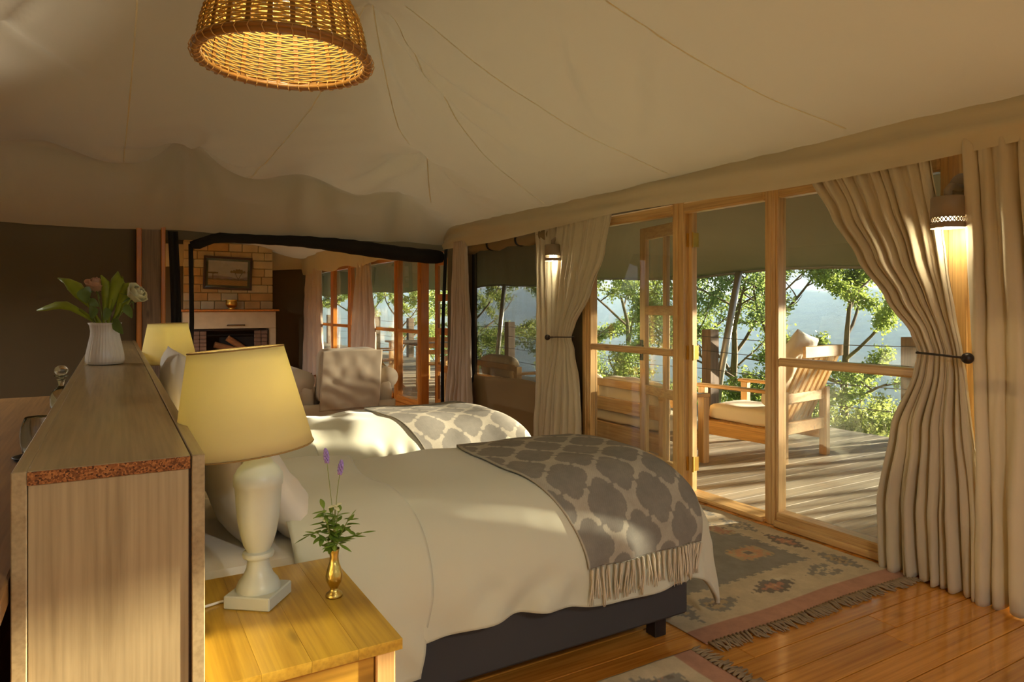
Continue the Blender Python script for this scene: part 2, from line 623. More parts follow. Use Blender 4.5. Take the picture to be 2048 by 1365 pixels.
def leafmat(name, c, tc, tr=0.45, rough=0.45):
    t = NT(name)
    v = t.coords((1, 1, 1))
    n1 = t.n('TexNoise', {'Vector': v, 'Scale': 2.3, 'Detail': 3.0})
    n2 = t.n('TexNoise', {'Vector': v, 'Scale': 30.0, 'Detail': 1.0})
    f = t.math('MULTIPLY', t.math('ADD', n1.outputs[0], n2.outputs[0]), 0.5)
    cc = t.mix(f, [x * 0.55 for x in c], [min(1, x * 1.4) for x in c])
    tt = t.mix(f, [x * 0.6 for x in tc], [min(1, x * 1.35) for x in tc])
    b = pbr(t, cc, rough, spec=0.5)
    r = t.n('BsdfTranslucent', {'Color': tt})
    return t.done(t.n('MixShader', {0: tr, 1: b.outputs[0], 2: r.outputs[0]}))


M['leaf'] = leafmat('tree_leaf', lin(104, 132, 74), lin(168, 184, 92))
M['leaf2'] = leafmat('shrub_leaf', lin(122, 144, 84), lin(184, 194, 106))
M['leaf3'] = leafmat('dark_tree_leaf', lin(92, 122, 76), lin(146, 166, 92))
M['lily_green'] = leafmat('lily_green', lin(156, 170, 48), lin(180, 196, 50), 0.25)
M['rose_leaf'] = leafmat('rose_leaf', lin(110, 136, 72), lin(110, 130, 50), 0.2)
M['sprig_leaf'] = leafmat('sprig_leaf', lin(110, 140, 50), lin(136, 164, 50), 0.25)
M['petal_white'] = leafmat('cream_petal', lin(238, 224, 180), lin(240, 226, 170), 0.2, 0.7)
M['petal_pink'] = leafmat('dusty_pink_petal', lin(226, 176, 140), lin(230, 170, 130), 0.2, 0.7)
M['lavender'] = plain('lavender_bud', lin(164, 140, 204), 0.8, 0, 0.2, 0.25, 200.0)
M['stem'] = plain('plant_stem', lin(122, 134, 60), 0.6)

# ------------------------------------------------------------------ structure
_cache = {}


def piece(name, size, centre, m, parent, ch=0.0, rot=None):
    """a small chamfered block that shares its mesh with alike blocks"""
    key = (tuple(round(s, 4) for s in size), round(ch, 4), m.name, name)
    if key not in _cache:
        b = MB().box((0, 0, 0), size, ch)
        o = b.build(name, m, None)
        _cache[key] = o.data
        # build() shifts top-level meshes to stand on their base: undo
        o.data.transform(Matrix.Translation((0, 0, -size[2] / 2)))
    else:
        o = bpy.data.objects.new(name, _cache[key])
        col.objects.link(o)
    P = WM[parent.name] if parent is not None else Matrix.Identity(4)
    loc = P.inverted() @ Vector(centre)
    o.parent = parent
    o.location = loc
    if rot is not None:
        o.rotation_euler = rot
    WM[o.name] = P @ Matrix.Translation(loc)
    return o


rnd = random.Random(7)
GX = 3.57                      # glass wall
YB, YF, XL, YN = 7.65, 14.6, -2.3, -2.1

# floor: varnished boards running towards the glass wall
floor = MB().span((XL, YN, -0.08), (3.52, YF, -0.024)).build('floor', M['soot'])
tag(floor, 'glossy orange varnished board floor of the tent', 'floor', kind='structure')
y = YN
while y < YF - 0.05:
    w = 0.13
    cuts = [XL, 3.52]
    if 0.5 < y < 5.0:
        cuts.insert(1, rnd.choice([1.1, 1.6, 2.2, 2.5, 2.75, 3.0]) + rnd.uniform(-0.1, 0.1))
    for a, b in zip(cuts[:-1], cuts[1:]):
        L = round((b - a) * 4) / 4 - 0.004 if len(cuts) == 2 else b - a - 0.003
        piece('plank', (b - a - 0.003, w - 0.004, 0.024), ((a + b) / 2, y + w / 2, -0.012 + rnd.uniform(-0.0008, 0.0008)), M['floor'], floor, 0.002)
    y += w

# veranda deck
deck = MB().span((3.64, -3.0, -0.30), (7.0, 34.0, -0.045)).build('deck', M['soot'])
tag(deck, 'weathered grey board deck of the veranda', 'deck', kind='structure')
y = -2.0
while y < 15.9:
    piece('plank', (3.40, 0.132, 0.024), (5.33, y + 0.068, -0.032 + rnd.uniform(-0.001, 0.001)), M['deck'], deck, 0.002)
    y += 0.138

b = MB()
while y < 33.8:
    b.box((5.33, y + 0.10, -0.032), (3.40, 0.19, 0.024), 0.002)
    y += 0.2
tag(b.build('far_boards', M['deck'], deck), kind='stuff')


def post(yc, w, parent, m=None, z1=2.3, xc=GX, d=0.11):
    m = m or M['pine_z']
    b = MB()
    b.box((xc, yc, z1 / 2), (d * 0.7, w, z1), 0.004)
    b.box((xc - 0.008, yc, z1 / 2), (d * 0.75, w * 0.62, z1), 0.004)
    b.box((xc - 0.014, yc + w * 0.05, z1 / 2), (d * 0.75, w * 0.3, z1), 0.003)
    return b.build('post', m, parent)


def bay(win, y0, y1, mid=(0.985, 1.035), top=(2.02, 2.10), sill=0.085, m=None, glass=True):
    my = M['pine_y'] if m is None else M['orange_y']
    yc, L = (y0 + y1) / 2, y1 - y0
    if mid:
        b = MB()
        b.box((GX - 0.008, yc, sum(mid) / 2), (0.075, L, mid[1] - mid[0]), 0.010)
        b.build('rail', my, win)
    b = MB()
    b.box((GX - 0.008, yc, sum(top) / 2), (0.08, L, top[1] - top[0]), 0.012)
    b.build('rail', my, win)
    if sill:
        b = MB()
        b.box((GX - 0.01, yc, sill / 2 + 0.002), (0.10, L, sill), 0.008)
        b.box((GX - 0.045, yc, 0.022), (0.08, L, 0.04), 0.006)
        b.build('sill', my, win)
    if glass:
        zs = [(sill, mid[0]), (mid[1], top[0])] if mid else [(sill, top[0])]
        for a, c in zs:
            MB().span((GX + 0.012, y0, a - 0.004), (GX + 0.017, y1, c + 0.004)).build('pane', M['glass'], win)


M['orange_y'] = wood('orange_stained_pine_along', lin(184, 104, 26), lin(222, 146, 54), 1, 1.4, 0.4, 0.3, True, 0.12)

win1 = thing('window_1', 'tall pine framed window between the cream tied curtain and the open door', 'window', (GX, 4.24, 0), kind='structure')
post(4.79, 0.12, win1)
bay(win1, 3.73, 4.73)
win2 = thing('window_2', 'wide pine framed window beside the large tied curtain', 'window', (GX, 2.38, 0), kind='structure')
post(2.86, 0.10, win2)
bay(win2, 1.855, 2.81)
post(1.745, 0.22, win2)
win4 = thing('window_4', 'pine framed window behind the straight hanging curtain', 'window', (GX, 0.8, 0), kind='structure')
bay(win4, 0.35, 1.635)
post(0.30, 0.10, win4)
bay(win4, -0.60, 0.25)
post(-0.65, 0.10, win4)
bay(win4, -2.05, -0.70)

# the open door between the two windows
door = thing('door_1', 'open half glazed pine door folded back against the window outside', 'door', (GX, 3.6, 0), kind='structure')
b = MB()
b.box((GX, 3.675, 1.15), (0.075, 0.11, 2.3), 0.004)
b.box((GX - 0.012, 3.695, 1.15), (0.075, 0.05, 2.3), 0.004)
b.build('jamb', M['pine_z'], door)
b = MB()
b.box((GX + 0.035, 3.605, 1.05), (0.05, 0.045, 2.08), 0.004)
b.build('door_stop', M['pine_z'], door)
MB().box((GX - 0.008, 3.265, 2.06), (0.08, 0.71, 0.08), 0.012).build('rail', M['pine_y'], door)
b = MB()
b.box((GX + 0.01, 3.255, 0.012), (0.16, 0.70, 0.03), 0.008)
b.build('threshold', M['pine_y'], door)
# leaf, hinged on the jamb and swung right round
hx, hy, ang = GX + 0.075, 3.62, R(12.5)
LW, LH = 0.80, 1.99
dv = Vector((math.sin(ang), math.cos(ang), 0))


def lp(s, z):
    return Vector((hx, hy, 0)) + dv * s + Vector((0, 0, z + 0.01))


up = Vector((dv.y, -dv.x, 0))
leaf = MB()
for s in (0.05, LW - 0.05):
    leaf.bar(lp(s, 0), lp(s, LH), 0.09, 0.04, 0.004, up=up)
leaf.build('stile', M['pine_z'], door)
for z0, h in ((0.07, 0.14), (0.66, 0.075), (1.31, 0.075), (LH - 0.05, 0.10)):
    MB().bar(lp(0.09, z0), lp(LW - 0.09, z0), 0.04, h, 0.004).build('rail', M['pine_y'], door)
MB().bar(lp(LW / 2, 0.1), lp(LW / 2, LH - 0.1), 0.055, 0.035, 0.004, up=up).build('mullion', M['pine_z'], door)
for z0, z1 in ((0.14, 0.625), (0.70, 1.275), (1.345, 1.90)):
    for s0, s1 in ((0.09, LW / 2 - 0.025), (LW / 2 + 0.025, LW - 0.09)):
        MB().bar(lp(s0, (z0 + z1) / 2), lp(s1, (z0 + z1) / 2), 0.004, z1 - z0).build('pane', M['glass'], door)
b = MB()
b.box(lp(LW - 0.05, 0.98) - up * 0.03, (0.012, 0.03, 0.17), 0.003)
b.tube([lp(LW - 0.05, 1.02) - up * 0.03, lp(LW - 0.05, 1.02) - up * 0.07, lp(LW - 0.16, 1.02) - up * 0.075], 0.009, 8)
b.build('handle', M['dark_metal'], door)
for z0 in (0.22, 1.02, 1.83):
    b = MB()
    b.box((GX + 0.040, 3.577, z0), (0.055, 0.004, 0.10))
    b.box((GX + 0.0, 3.617, z0), (0.02, 0.005, 0.10))
    b.tube([(GX + 0.012, 3.575, z0 - 0.055), (GX + 0.012, 3.575, z0 + 0.055)], 0.008, 10)
    b.build('hinge', M['hinge_brass'], door)

# canvas of the glass wall side
b = MB()
b.span((GX + 0.03, YN, 2.11), (GX + 0.05, 34.0, 2.75))
b.span((GX - 0.01, 4.86, 0), (GX + 0.02, 5.30, 2.12))
b.span((GX - 0.01, 6.96, 0), (GX + 0.02, 7.70, 2.12))
b.span((GX - 0.01, 13.9, 0), (GX + 0.02, YF, 2.12))
wr = b.build('wall_right', M['dark_canvas'])
tag(wr, 'dark canvas above and between the windows of the veranda side', 'wall', kind='structure')

# insect mesh window in the canvas
win3 = thing('window_3', 'dark insect mesh window with rolled canvas flap above the far bed', 'window', (GX, 6.2, 0), kind='structure')
MB().span((GX - 0.002, 5.30, 0.60), (GX + 0.002, 6.96, 2.12)).build('screen', M['screen'], win3)
b = MB()
b.grid(lambda u, v: Vector((GX - 0.03 + 0.015 * math.sin(u * 9 + v * 4), lerp(5.25, 6.98, u), lerp(0.0, 0.60 + 0.02 * math.sin(u * 5), v))), 30, 12)
b.build('canvas_skirt', M['tan_canvas'], win3, smooth=True, solid=0.01)
pts = [(GX - 0.07, lerp(5.28, 6.98, i / 20), 2.02 + 0.012 * math.sin(i * 0.9)) for i in range(21)]
MB().tube(pts, [0.06 + 0.008 * math.sin(i * 1.7) for i in range(21)], 14).build('rolled_flap', M['tan_canvas'], win3, smooth=True)
for yy in (5.85, 6.45):
    b = MB()
    b.lathe([(0.069, -0.008), (0.069, 0.008)], 16, (GX - 0.07, yy, 2.02), Matrix.Rotation(PI / 2, 3, 'X'))
    b.build('tie', M['black_canvas'], win3)
b = MB()
b.box((GX - 0.03, 6.955, 1.25), (0.02, 0.035, 1.6))
b.build('zip_edge', M['black_canvas'], win3)

# lounge windows
win5 = thing('window_5', 'orange stained lounge windows receding to the fireplace', 'window', (GX, 11.0, 0), kind='structure')
for yy, w in ((9.42, 0.16), (11.7, 0.15), (12.8, 0.16), (13.95, 0.1)):
    post(yy, w, win5, M['orange_z'])
for a, c in ((8.46, 9.34), (9.50, 11.62), (11.78, 12.72), (12.88, 13.9)):
    bay(win5, a, c, m=1)
door2 = thing('door_2', 'orange stained lounge door standing open behind the black flap', 'door', (GX, 8.0, 0), kind='structure')
post(8.40, 0.12, door2, M['orange_z'], xc=GX - 0.04, d=0.16)
b = MB()
for yy in (7.80, 8.25):
    b.box((GX + 0.10, yy, 1.0), (0.04, 0.09, 1.98), 0.004)
b.build('stile', M['orange_z'], door2)
for z0 in (0.10, 0.55, 1.03, 1.47, 1.93):
    MB().box((GX + 0.10, 8.025, z0), (0.036, 0.36, 0.09), 0.004).build('rail', M['orange_y'], door2)
for z0, z1 in ((0.145, 0.505), (0.595, 0.985), (1.075, 1.425), (1.515, 1.885)):
    MB().span((GX + 0.098, 7.845, z0), (GX + 0.102, 8.205, z1)).build('pane', M['glass'], door2)
MB().box((GX - 0.008, 8.05, 2.06), (0.08, 0.7, 0.08), 0.012).build('rail', M['orange_y'], door2)

# walls
b = MB()
b.grid(lambda u, v: Vector((lerp(XL, 0.2, u), YB + 0.02 * nz(u * 3, v * 2, 4.0), lerp(0, 2.5, v))), 30, 20)
wb = b.build('wall_back', M['dark_canvas'], None, smooth=True, solid=0.02)
tag(wb, 'dark brown canvas wall behind the flower vase', 'wall', kind='structure')
b = MB()
b.span((0.21, YB + 0.0, 2.03), (GX, YB + 0.03, 2.75))
wt = b.build('wall_transom', M['dark_canvas'])
tag(wt, 'canvas strip above the lounge opening', 'wall', kind='structure')
b = MB()
b.span((XL - 0.05, YN, 0), (XL, 7.9, 2.75))
tag(b.build('wall_left', M['dark_canvas']), 'dark brown canvas side wall behind the vanity', 'wall', kind='structure')
b = MB()
b.grid(lambda u, v: Vector((lerp(XL, GX, u), YF + 0.03 * nz(u * 4, v * 2, 9.0), lerp(0, 3.1, v))), 30, 12)
tag(b.build('wall_far', M['dark_canvas'], None, smooth=True, solid=0.02), 'dark canvas end wall of the lounge beside the fireplace', 'wall', kind='structure')
# broad window added at the unseen near end to let skylight in
win6 = thing('added_window_6', 'broad pine framed window added for skylight at the unseen near end of the tent', 'window', (0.6, YN, 0), kind='structure')
for xx in (-2.2, -0.8, 0.6, 2.0, 3.45):
    MB().box((xx, YN, 1.15), (0.10, 0.08, 2.3), 0.004).build('post', M['pine_z'], win6)
for z0 in (0.05, 2.25):
    MB().box((0.63, YN, z0), (5.7, 0.08, 0.10), 0.004).build('rail', M['pine_x'], win6)
for xx in (-1.5, -0.1, 1.3, 2.725):
    MB().box((xx, YN, 1.15), (1.28, 0.006, 2.1)).build('pane', M['glass'], win6)

win7 = thing('added_window_7', 'row of tall unseen windows added to brighten the lounge from the garden side', 'window', (XL, 11.2, 0), kind='structure')  # unseen glazing added so that skylight brightens the lounge
for k in range(6):
    MB().box((XL, 7.95 + k * 1.32, 1.35), (0.08, 0.10, 2.7), 0.004).build('post', M['orange_z'], win7)
    if k < 5:
        MB().box((XL, 8.61 + k * 1.32, 1.2), (0.006, 1.22, 2.3)).build('pane', M['glass'], win7)
MB().span((XL - 0.03, 7.9, 2.42), (XL + 0.0, YF, 2.8)).build('canvas_strip', M['dark_canvas'], win7)
for z0 in (0.03, 2.4):
    MB().box((XL, 11.25, z0), (0.07, 6.7, 0.10), 0.004).build('rail', M['orange_y'], win7)

# post and trim beside the lounge opening
tr = thing('trim_1', 'orange edged timber post at the corner of the lounge opening', 'post', (0.3, YB - 0.05, 0), kind='structure')
MB().box((0.205, YB - 0.06, 1.1), (0.045, 0.09, 2.2), 0.006).build('edge_strip', M['orange_z'], tr)
MB().box((0.415, YB - 0.06, 1.1), (0.04, 0.09, 2.2), 0.006).build('edge_strip', M['orange_z'], tr)
MB().box((0.31, YB - 0.04, 1.1), (0.17, 0.08, 2.2), 0.004).build('board', M['grey_wood'], tr)

# ------------------------------------------------------------------ tent ceiling
PEAKS = [(1.55, 4.59, 0.18, 0.32), (2.60, 6.10, 0.30, 0.26), (0.57, 7.06, 0.24, 0.20), (2.78, 7.14, 0.16, 0.16), (-1.15, 7.06, 0.2, 0.22), (1.55, 1.2, 0.16, 0.35), (-0.25, 4.6, 0.10, 0.3)]
FOLDS = [(1.55, 4.6, 2.75, 4.60, 0.06, 0.051), (1.55, 4.6, 2.5, 4.2, 0.06, 0.044), (1.55, 4.6, 2.2, 5.3, 0.05, 0.034), (2.6, 6.1, 2.0, 6.95, 0.06, 0.051), (2.6, 6.1, 3.15, 5.8, 0.05, 0.051), (0.57, 7.06, 1.25, 6.6, 0.06, 0.051), (0.57, 7.06, -0.1, 6.6, 0.06, 0.051), (0.57, 7.06, 0.7, 6.2, 0.05, 0.034), (-0.9, 4.9, -0.15, 5.7, 0.07, 0.051), (-0.75, 5.4, 0.05, 4.3, 0.06, 0.043), (2.3, 2.6, 2.9, 3.3, 0.05, 0.024), (2.0, 3.0, 2.7, 3.6, 0.05, 0.024), (-0.3, 3.2, 0.3, 4.4, 0.06, 0.034)]
YC = 7.16                      # where the liner turns down into the back valance


def smin(a, b, k):
    h = max(0.0, min(1.0, 0.5 + 0.5 * (b - a) / k))
    return b * (1 - h) + a * h - k * h * (1 - h)


def ceil_z(x, y):
    s = (3.42 - x) / 1.9
    if s < 1:
        z1 = 2.27 + 1.03 * max(s, 0) - 0.15 * math.sin(PI * max(s, 0))
    else:
        z1 = 3.30 + 0.02 * (s - 1)
    sl = (x + 2.3) / 1.5
    if sl < 1:
        z1 = min(z1, 2.30 + 1.0 * max(sl, 0))
    zc = 2.78 - 0.10 * smooth01((x - 0.6) / 1.6)
    bil = 0.5 - 0.5 * math.cos(2 * PI * (x - 0.57) / 1.12)
    if y < YC:
        s2 = (YC - y) / 2.5
        if s2 < 1:
            z2 = zc + (3.30 - zc) * s2 - 0.17 * math.sin(PI * s2 ** 0.8)
            # billows between the pull points
            z2 -= 0.10 * bil * math.exp(-((s2 - 0.10) / 0.16) ** 2) + 0.05 * bil * (1 - s2)
        else:
            z2 = 3.30
    else:
        s2 = (y - YC) / (7.60 - YC)
        z2 = zc - (zc - 2.09) * s2 ** 0.55
        z2 -= 0.10 * bil * max(0, 1 - s2 * 3)
    z = smin(z1, z2, 0.09)
    for px, py, A, L in PEAKS:
        dx, dy = x - px, y - py
        r = math.hypot(dx, dy)
        if r < 1.6:
            th = math.atan2(dy, dx)
            z += A * math.exp(-r / L)
            z += 0.035 * A / 0.2 * math.exp(-((r - 0.30) / 0.22) ** 2) * math.cos(5 * th + px * 7) * 0.6
    z += 0.018 * nz(x * 1.1, y * 1.1, 3.3) + 0.006 * nz(x * 3.1 + y * 2.0, y * 0.9 - x, 8.8)
    for x0, y0, x1, y1, w, A in FOLDS:
        ex, ey = x1 - x0, y1 - y0
        L2 = ex * ex + ey * ey
        f = ((x - x0) * ex + (y - y0) * ey) / L2
        if -0.1 < f < 1.05:
            d = ((x - x0) * ey - (y - y0) * ex) / math.sqrt(L2)
            d += 0.05 * math.sin(f * 3.0)
            if abs(d) < 4 * w:
                ww = w * (0.5 + f)
                z += A * math.sin(PI * max(0, min(1, f))) ** 0.5 * (math.exp(-(d / ww) ** 2) - 0.6 * math.exp(-((d - 1.6 * ww) / ww) ** 2))
    # fine puckers that run out from the eave and the seams
    z += 0.007 * math.sin(24 * (x * 0.45 + y)) * nz(x * 0.9, y * 0.9, 1.0)
    z += 0.010 * abs(nz(x * 2.2 + y * 1.1, y * 0.7 - x * 0.5, 6.0))
    if y > 7.0:
        z = max(z, 2.085)
    return z



def vy(v):
    # finer rows where the liner turns down
    return lerp(YN, 6.9, v / 0.72) if v < 0.72 else lerp(6.9, 7.60, (v - 0.72) / 0.28)




def liner(u, v):
    x, y = lerp(XL, 3.43, u), vy(v)
    z = ceil_z(x, y)
    k = smooth01((y - YC + 0.05) / 0.2)
    dy = 0.02 * nz(x * 2.0, z * 2.5, 4.0)
    for px in (-1.15, 0.57, 1.7, 2.78):
        a = math.atan2(x - px, 2.95 - z + 0.05)
        dy += 0.07 * math.cos(9 * a) * math.exp(-abs(x - px) / 0.45)
    return Vector((x, y + k * dy * (0.35 + 0.65 * (1 - smooth01((y - 7.45) / 0.15))) - 0.03 * k, z))


b = MB()
b.grid(liner, 200, 340)
ceil = b.build('ceiling', M['ceiling'], None, smooth=True, recalc=False)
tag(ceil, 'billowing cream canvas liner under the tent roof', 'ceiling', kind='structure')


def seam(pts, parent=None):
    b = MB()
    P = []
    for (x0, y0), (x1, y1) in zip(pts[:-1], pts[1:]):
        n_ = max(4, int(math.hypot(x1 - x0, y1 - y0) / 0.05))
        for i in range(n_):
            x_, y_ = lerp(x0, x1, i / n_), lerp(y0, y1, i / n_)
            P.append((x_, y_, ceil_z(x_, y_) - 0.001))
    vs, fs = [], []
    for i, p in enumerate(P):
        q0, q1 = P[max(i - 1, 0)], P[min(i + 1, len(P) - 1)]
        d = Vector((q1[0] - q0[0], q1[1] - q0[1], 0)).normalized()
        n_ = Vector((-d.y, d.x, 0)) * 0.005
        for s in (-1, 1):
            x_, y_ = p[0] + s * n_.x, p[1] + s * n_.y
            vs.append((x_, y_, ceil_z(x_, y_) - 0.0025))
        if i:
            fs.append((2 * i - 2, 2 * i - 1, 2 * i + 1, 2 * i))
    b.add(vs, fs)
    b.build('seam', M['seam'], parent or ceil, smooth=True, recalc=False)


seam([(0.12, 2.0), (0.12, 4.9), (0.06, 7.14)])
seam([(1.5, 4.6), (1.37, 5.6), (1.09, 7.14)])
seam([(1.55, 4.59), (2.1, 5.55), (2.60, 6.10), (2.95, 6.8)])
seam([(1.60, 4.1), (2.4, 3.8), (3.40, 3.57)])
seam([(1.60, 2.9), (2.3, 2.6), (3.40, 2.22)])
seam([(1.60, 4.4), (2.6, 4.9), (3.40, 5.2)])
seam([(-0.9, 4.0), (-0.95, 7.1)])


def val_pt(u, v):
    yy = lerp(YN, 7.50, u)
    zt = ceil_z(3.42, yy) + 0.02
    zb = 2.065 + 0.02 * math.sin(yy * 1.9) - 0.05 * smooth01((yy - 5.2) / 2.0)
    xx = 3.425 - 0.06 * math.sin(PI * v) * (0.6 + 0.4 * math.sin(yy * 2.3)) - 0.02 * v + 0.012 * nz(yy * 2, v * 3, 2.0)
    xx += 0.013 * math.sin(v * 11 + yy * 2.1 + 3 * nz(yy * 0.8, 1.0, 5.0)) * math.sin(PI * v)
    return Vector((xx, yy, lerp(zt, zb, v)))


b = MB()
b.grid(val_pt, 200, 14)
b.build('valance', M['valance'], ceil, smooth=True, recalc=False)

# lounge ceiling with its own valance
b = MB()
b.grid(lambda u, v: Vector((lerp(XL, 3.45, u), lerp(YB + 0.05, YF, v), 2.62 + 0.06 * math.sin(u * 9) * math.sin(v * 11) - 0.25 * smooth01((u - 0.8) / 0.2))), 40, 50)
lc = b.build('ceiling_lounge', M['ceiling'], None, smooth=True, recalc=False)
tag(lc, 'cream canvas liner over the lounge', 'ceiling', kind='structure')
b = MB()
b.grid(lambda u, v: Vector((3.40 - 0.04 * math.sin(PI * v) + 0.02 * math.sin(u * 60), lerp(7.7, YF - 0.1, u), lerp(2.45, 2.02 + 0.03 * math.sin(u * 25), v))), 80, 8)
b.build('valance', M['valance'], lc, smooth=True, recalc=False)
b = MB()
b.grid(lambda u, v: Vector((lerp(-1.5, 3.40, u), YF - 0.12 - 0.04 * math.sin(PI * v), lerp(2.55, 2.10 + 0.03 * math.sin(u * 14), v))), 60, 8)
b.build('valance', M['valance'], lc, smooth=True, recalc=False)

# black mesh door rolled up over the lounge opening
rl = thing('rolled_mesh_door', 'black canvas door rolled up over the lounge opening', 'door flap', (2.0, YB - 0.06, 0))
pts = []
rs = []
for i in range(41):
    t_ = i / 40
    x_ = lerp(0.66, 3.42, t_)
    pts.append((x_, YB - 0.09, 2.06 - 0.09 * smooth01((0.10 - t_) / 0.10) - 0.11 * smooth01((t_ - 0.35) / 0.65)))
    rs.append((0.050 + 0.003 * math.sin(i * 1.9) + 0.035 * smooth01((t_ - 0.2) / 0.5)) * (0.75 if i in (0, 40) else 1))
MB().tube(pts, rs, 14).build('roll', M['black_canvas'], rl, smooth=True)
for k in (0, 1):
    b = MB()
    x0 = 0.50 if k == 0 else 3.47
    wd = 0.085 if k == 0 else 0.03
    sgn = 1 if k == 0 else -1
    b.grid(lambda u, v: Vector((x0 + (u - 0.5) * wd + sgn * 0.03 * math.sin(v * PI) - (0 if k == 0 else 0.05 * (1 - v) ** 2), YB - 0.10 + 0.01 * math.sin(u * 12), lerp(0.01, 2.1, v))), 8, 20)
    b.build('side_flap', M['black_canvas'], rl, smooth=True, solid=0.012)
b = MB()
b.tube([(0.66, YB - 0.1, 1.98), (0.67, YB - 0.1, 1.2), (0.64, YB - 0.1, 0.02)], 0.022, 8)
b.build('side_cord', M['black_canvas'], rl, smooth=True)

# veranda awning
b = MB()


def awn(u, v):
    yy, xx = lerp(-3.0, 34.0, u), lerp(3.66, 7.05, v)
    return Vector((xx, yy, lerp(2.62, 1.80, v) - 0.07 * math.sin(PI * v) - 0.03 * v * math.cos(yy * 1.7) + 0.01 * nz(xx, yy * 2, 5)))


b.grid(awn, 220, 24)
b2 = b.grid(lambda u, v: awn(u, 1.0) + Vector((0.01 + 0.01 * v, 0, -0.03 * v)), 220, 2)
aw = b.build('awning', M['awning'], None, smooth=True, solid=0.006, recalc=False)
tag(aw, 'olive brown canvas awning over the veranda', 'awning', kind='structure')

# outer fly sheet over the liner
def fly_z(x, y):
    z = min(2.58 + 0.60 * (3.75 - x), 3.75, 2.75 + 0.6 * (x + 2.6), 2.8 + 0.45 * (y + 2.6), 3.75 if y < 7 else 3.75 - 0.4 * (y - 7))
    lo = 2.58 if x > 3.7 else min(2.97, 2.58 + 1.3 * (3.72 - x))
    return max(z, min(lo, 2.58 + 0.6 * (x + 2.6) + 0.1)) if y > 5 else z


b = MB()
b.grid(lambda u, v: Vector((lerp(-2.6, 3.72, u), lerp(-2.4, 14.9, v), fly_z(lerp(-2.6, 3.72, u), lerp(-2.4, 14.9, v)))), 30, 60)
tag(b.build('roof', M['fly'], None, smooth=True, recalc=False), 'sand coloured canvas fly sheet over the tent', 'roof', kind='structure')

# ------------------------------------------------------------------ headboard partition
PX0, PX1, PY0, PH = -0.148, 0.145, 1.384, 1.076
PYJ, PY1 = 3.80, 6.35
part_t = thing('headboard_cabinet', 'long oak veneered partition cabinet that serves as headboard', 'cabinet', (0, 3.8, 0))
MB().span((PX0, PY0, 0), (PX0 + 0.022, PY1, PH), 0.0015).build('side_panel', M['laminate_top'], part_t)
MB().span((PX1 - 0.022, PY0, 0), (PX1, PY1, PH), 0.0015).build('side_panel', M['laminate_top'], part_t)
MB().span((PX0 + 0.023, PY0 + 0.004, 0), (PX1 - 0.027, PY0 + 0.024, PH - 0.024), 0.001).build('end_panel', M['laminate'], part_t)
MB().span((PX1 - 0.027, PY0 + 0.016, 0), (PX1 - 0.022, PY0 + 0.03, PH - 0.024)).build('shadow_gap_strip', M['frame_dark'], part_t)
t = NT('chipboard_edge')
v_ = t.coords((1, 1, 1))
vo = t.n('TexVoronoi', {'Vector': v_, 'Scale': 330.0})
c_ = t.ramp(vo.outputs['Color'], [(0.15, lin(66, 36, 14)), (0.5, lin(128, 78, 34)), (0.85, lin(168, 112, 58))])
M['chip'] = t.done(pbr(t, c_, 0.9, normal=t.bump(vo.outputs['Distance'], 0.5, 0.001)))
tp = MB().span((PX0 + 0.0225, PY0 + 0.003, PH - 0.0235), (PX1 - 0.0245, PYJ - 0.0015, PH - 0.0005), 0.0005).build('top_panel', M['laminate_top'], part_t)
MB().span((PX0 + 0.0225, PY0 - 0.0005, PH - 0.0235), (PX1 - 0.0245, PY0 + 0.0029, PH - 0.0015)).build('chipboard_edge', M['chip'], tp)
MB().span((PX0 + 0.0225, PYJ + 0.0015, PH - 0.0235), (PX1 - 0.0245, PY1, PH - 0.0005), 0.0005).build('top_panel', M['laminate_top'], part_t)

# vanity behind the partition
vn = thing('vanity', 'brown wooden vanity counter behind the headboard partition', 'vanity', (-0.55, 2.8, 0))
MB().span((-1.15, 1.30, 0.855), (PX0 - 0.004, 4.15, 0.90), 0.004).build('counter_top', M['counter'], vn)
for yy in (1.34, 2.75, 4.09):
    MB().span((-1.12, yy - 0.02, 0), (-0.17, yy + 0.02, 0.853), 0.003).build('side_panel', M['counter'], vn)
MB().span((-1.12, 1.37, 0.45), (-0.17, 4.06, 0.47), 0.002).build('shelf', M['counter'], vn)

# tumbler upside down on a dish, stoppered bottle
b = MB()
prof_o = [(0.030, 0.0), (0.036, 0.01), (0.041, 0.03), (0.043, 0.06), (0.040, 0.085), (0.033, 0.105), (0.030, 0.112)]
b.lathe(prof_o, 28, (-0.198, 2.45, 0.913), cap=(True, True), flute=lambda a, z: 0.012 * math.cos(12 * a))
tum = b.build('tumbler', M['clear'], None, smooth=True, autosmooth=40)
tag(tum, 'upturned glass tumbler on the vanity counter by the partition', 'tumbler')
b = MB()
b.lathe([(0.012, 0.0), (0.048, 0.0), (0.056, 0.010), (0.052, 0.011), (0.044, 0.004), (0.012, 0.004)], 28, (-0.2045, 2.45, 0.9005))
tag(b.build('dish', M['black_wood'], None, smooth=True), 'small dark dish under the upturned tumbler', 'dish')
btl = thing('stoppered_bottle', 'clear glass bottle with a ball stopper half hidden by the partition', 'bottle', (-0.205, 3.62, 0.9005))
b = MB()
b.lathe([(0.035, 0), (0.042, 0.008), (0.043, 0.05), (0.038, 0.07), (0.020, 0.09), (0.013, 0.10), (0.013, 0.122), (0.017, 0.125), (0.017, 0.130)], 28, (-0.205, 3.62, 0.9005))
b.build('body', M['clear'], btl, smooth=True, autosmooth=50)
b = MB()
b.lathe([(0.008, 0.131), (0.009, 0.138), (0.026, 0.142), (0.028, 0.146)], 20, (-0.205, 3.62, 0.9005))
b.sphere((-0.205, 3.62, 1.068), 0.027, 20, 12, (1, 1, 0.85))
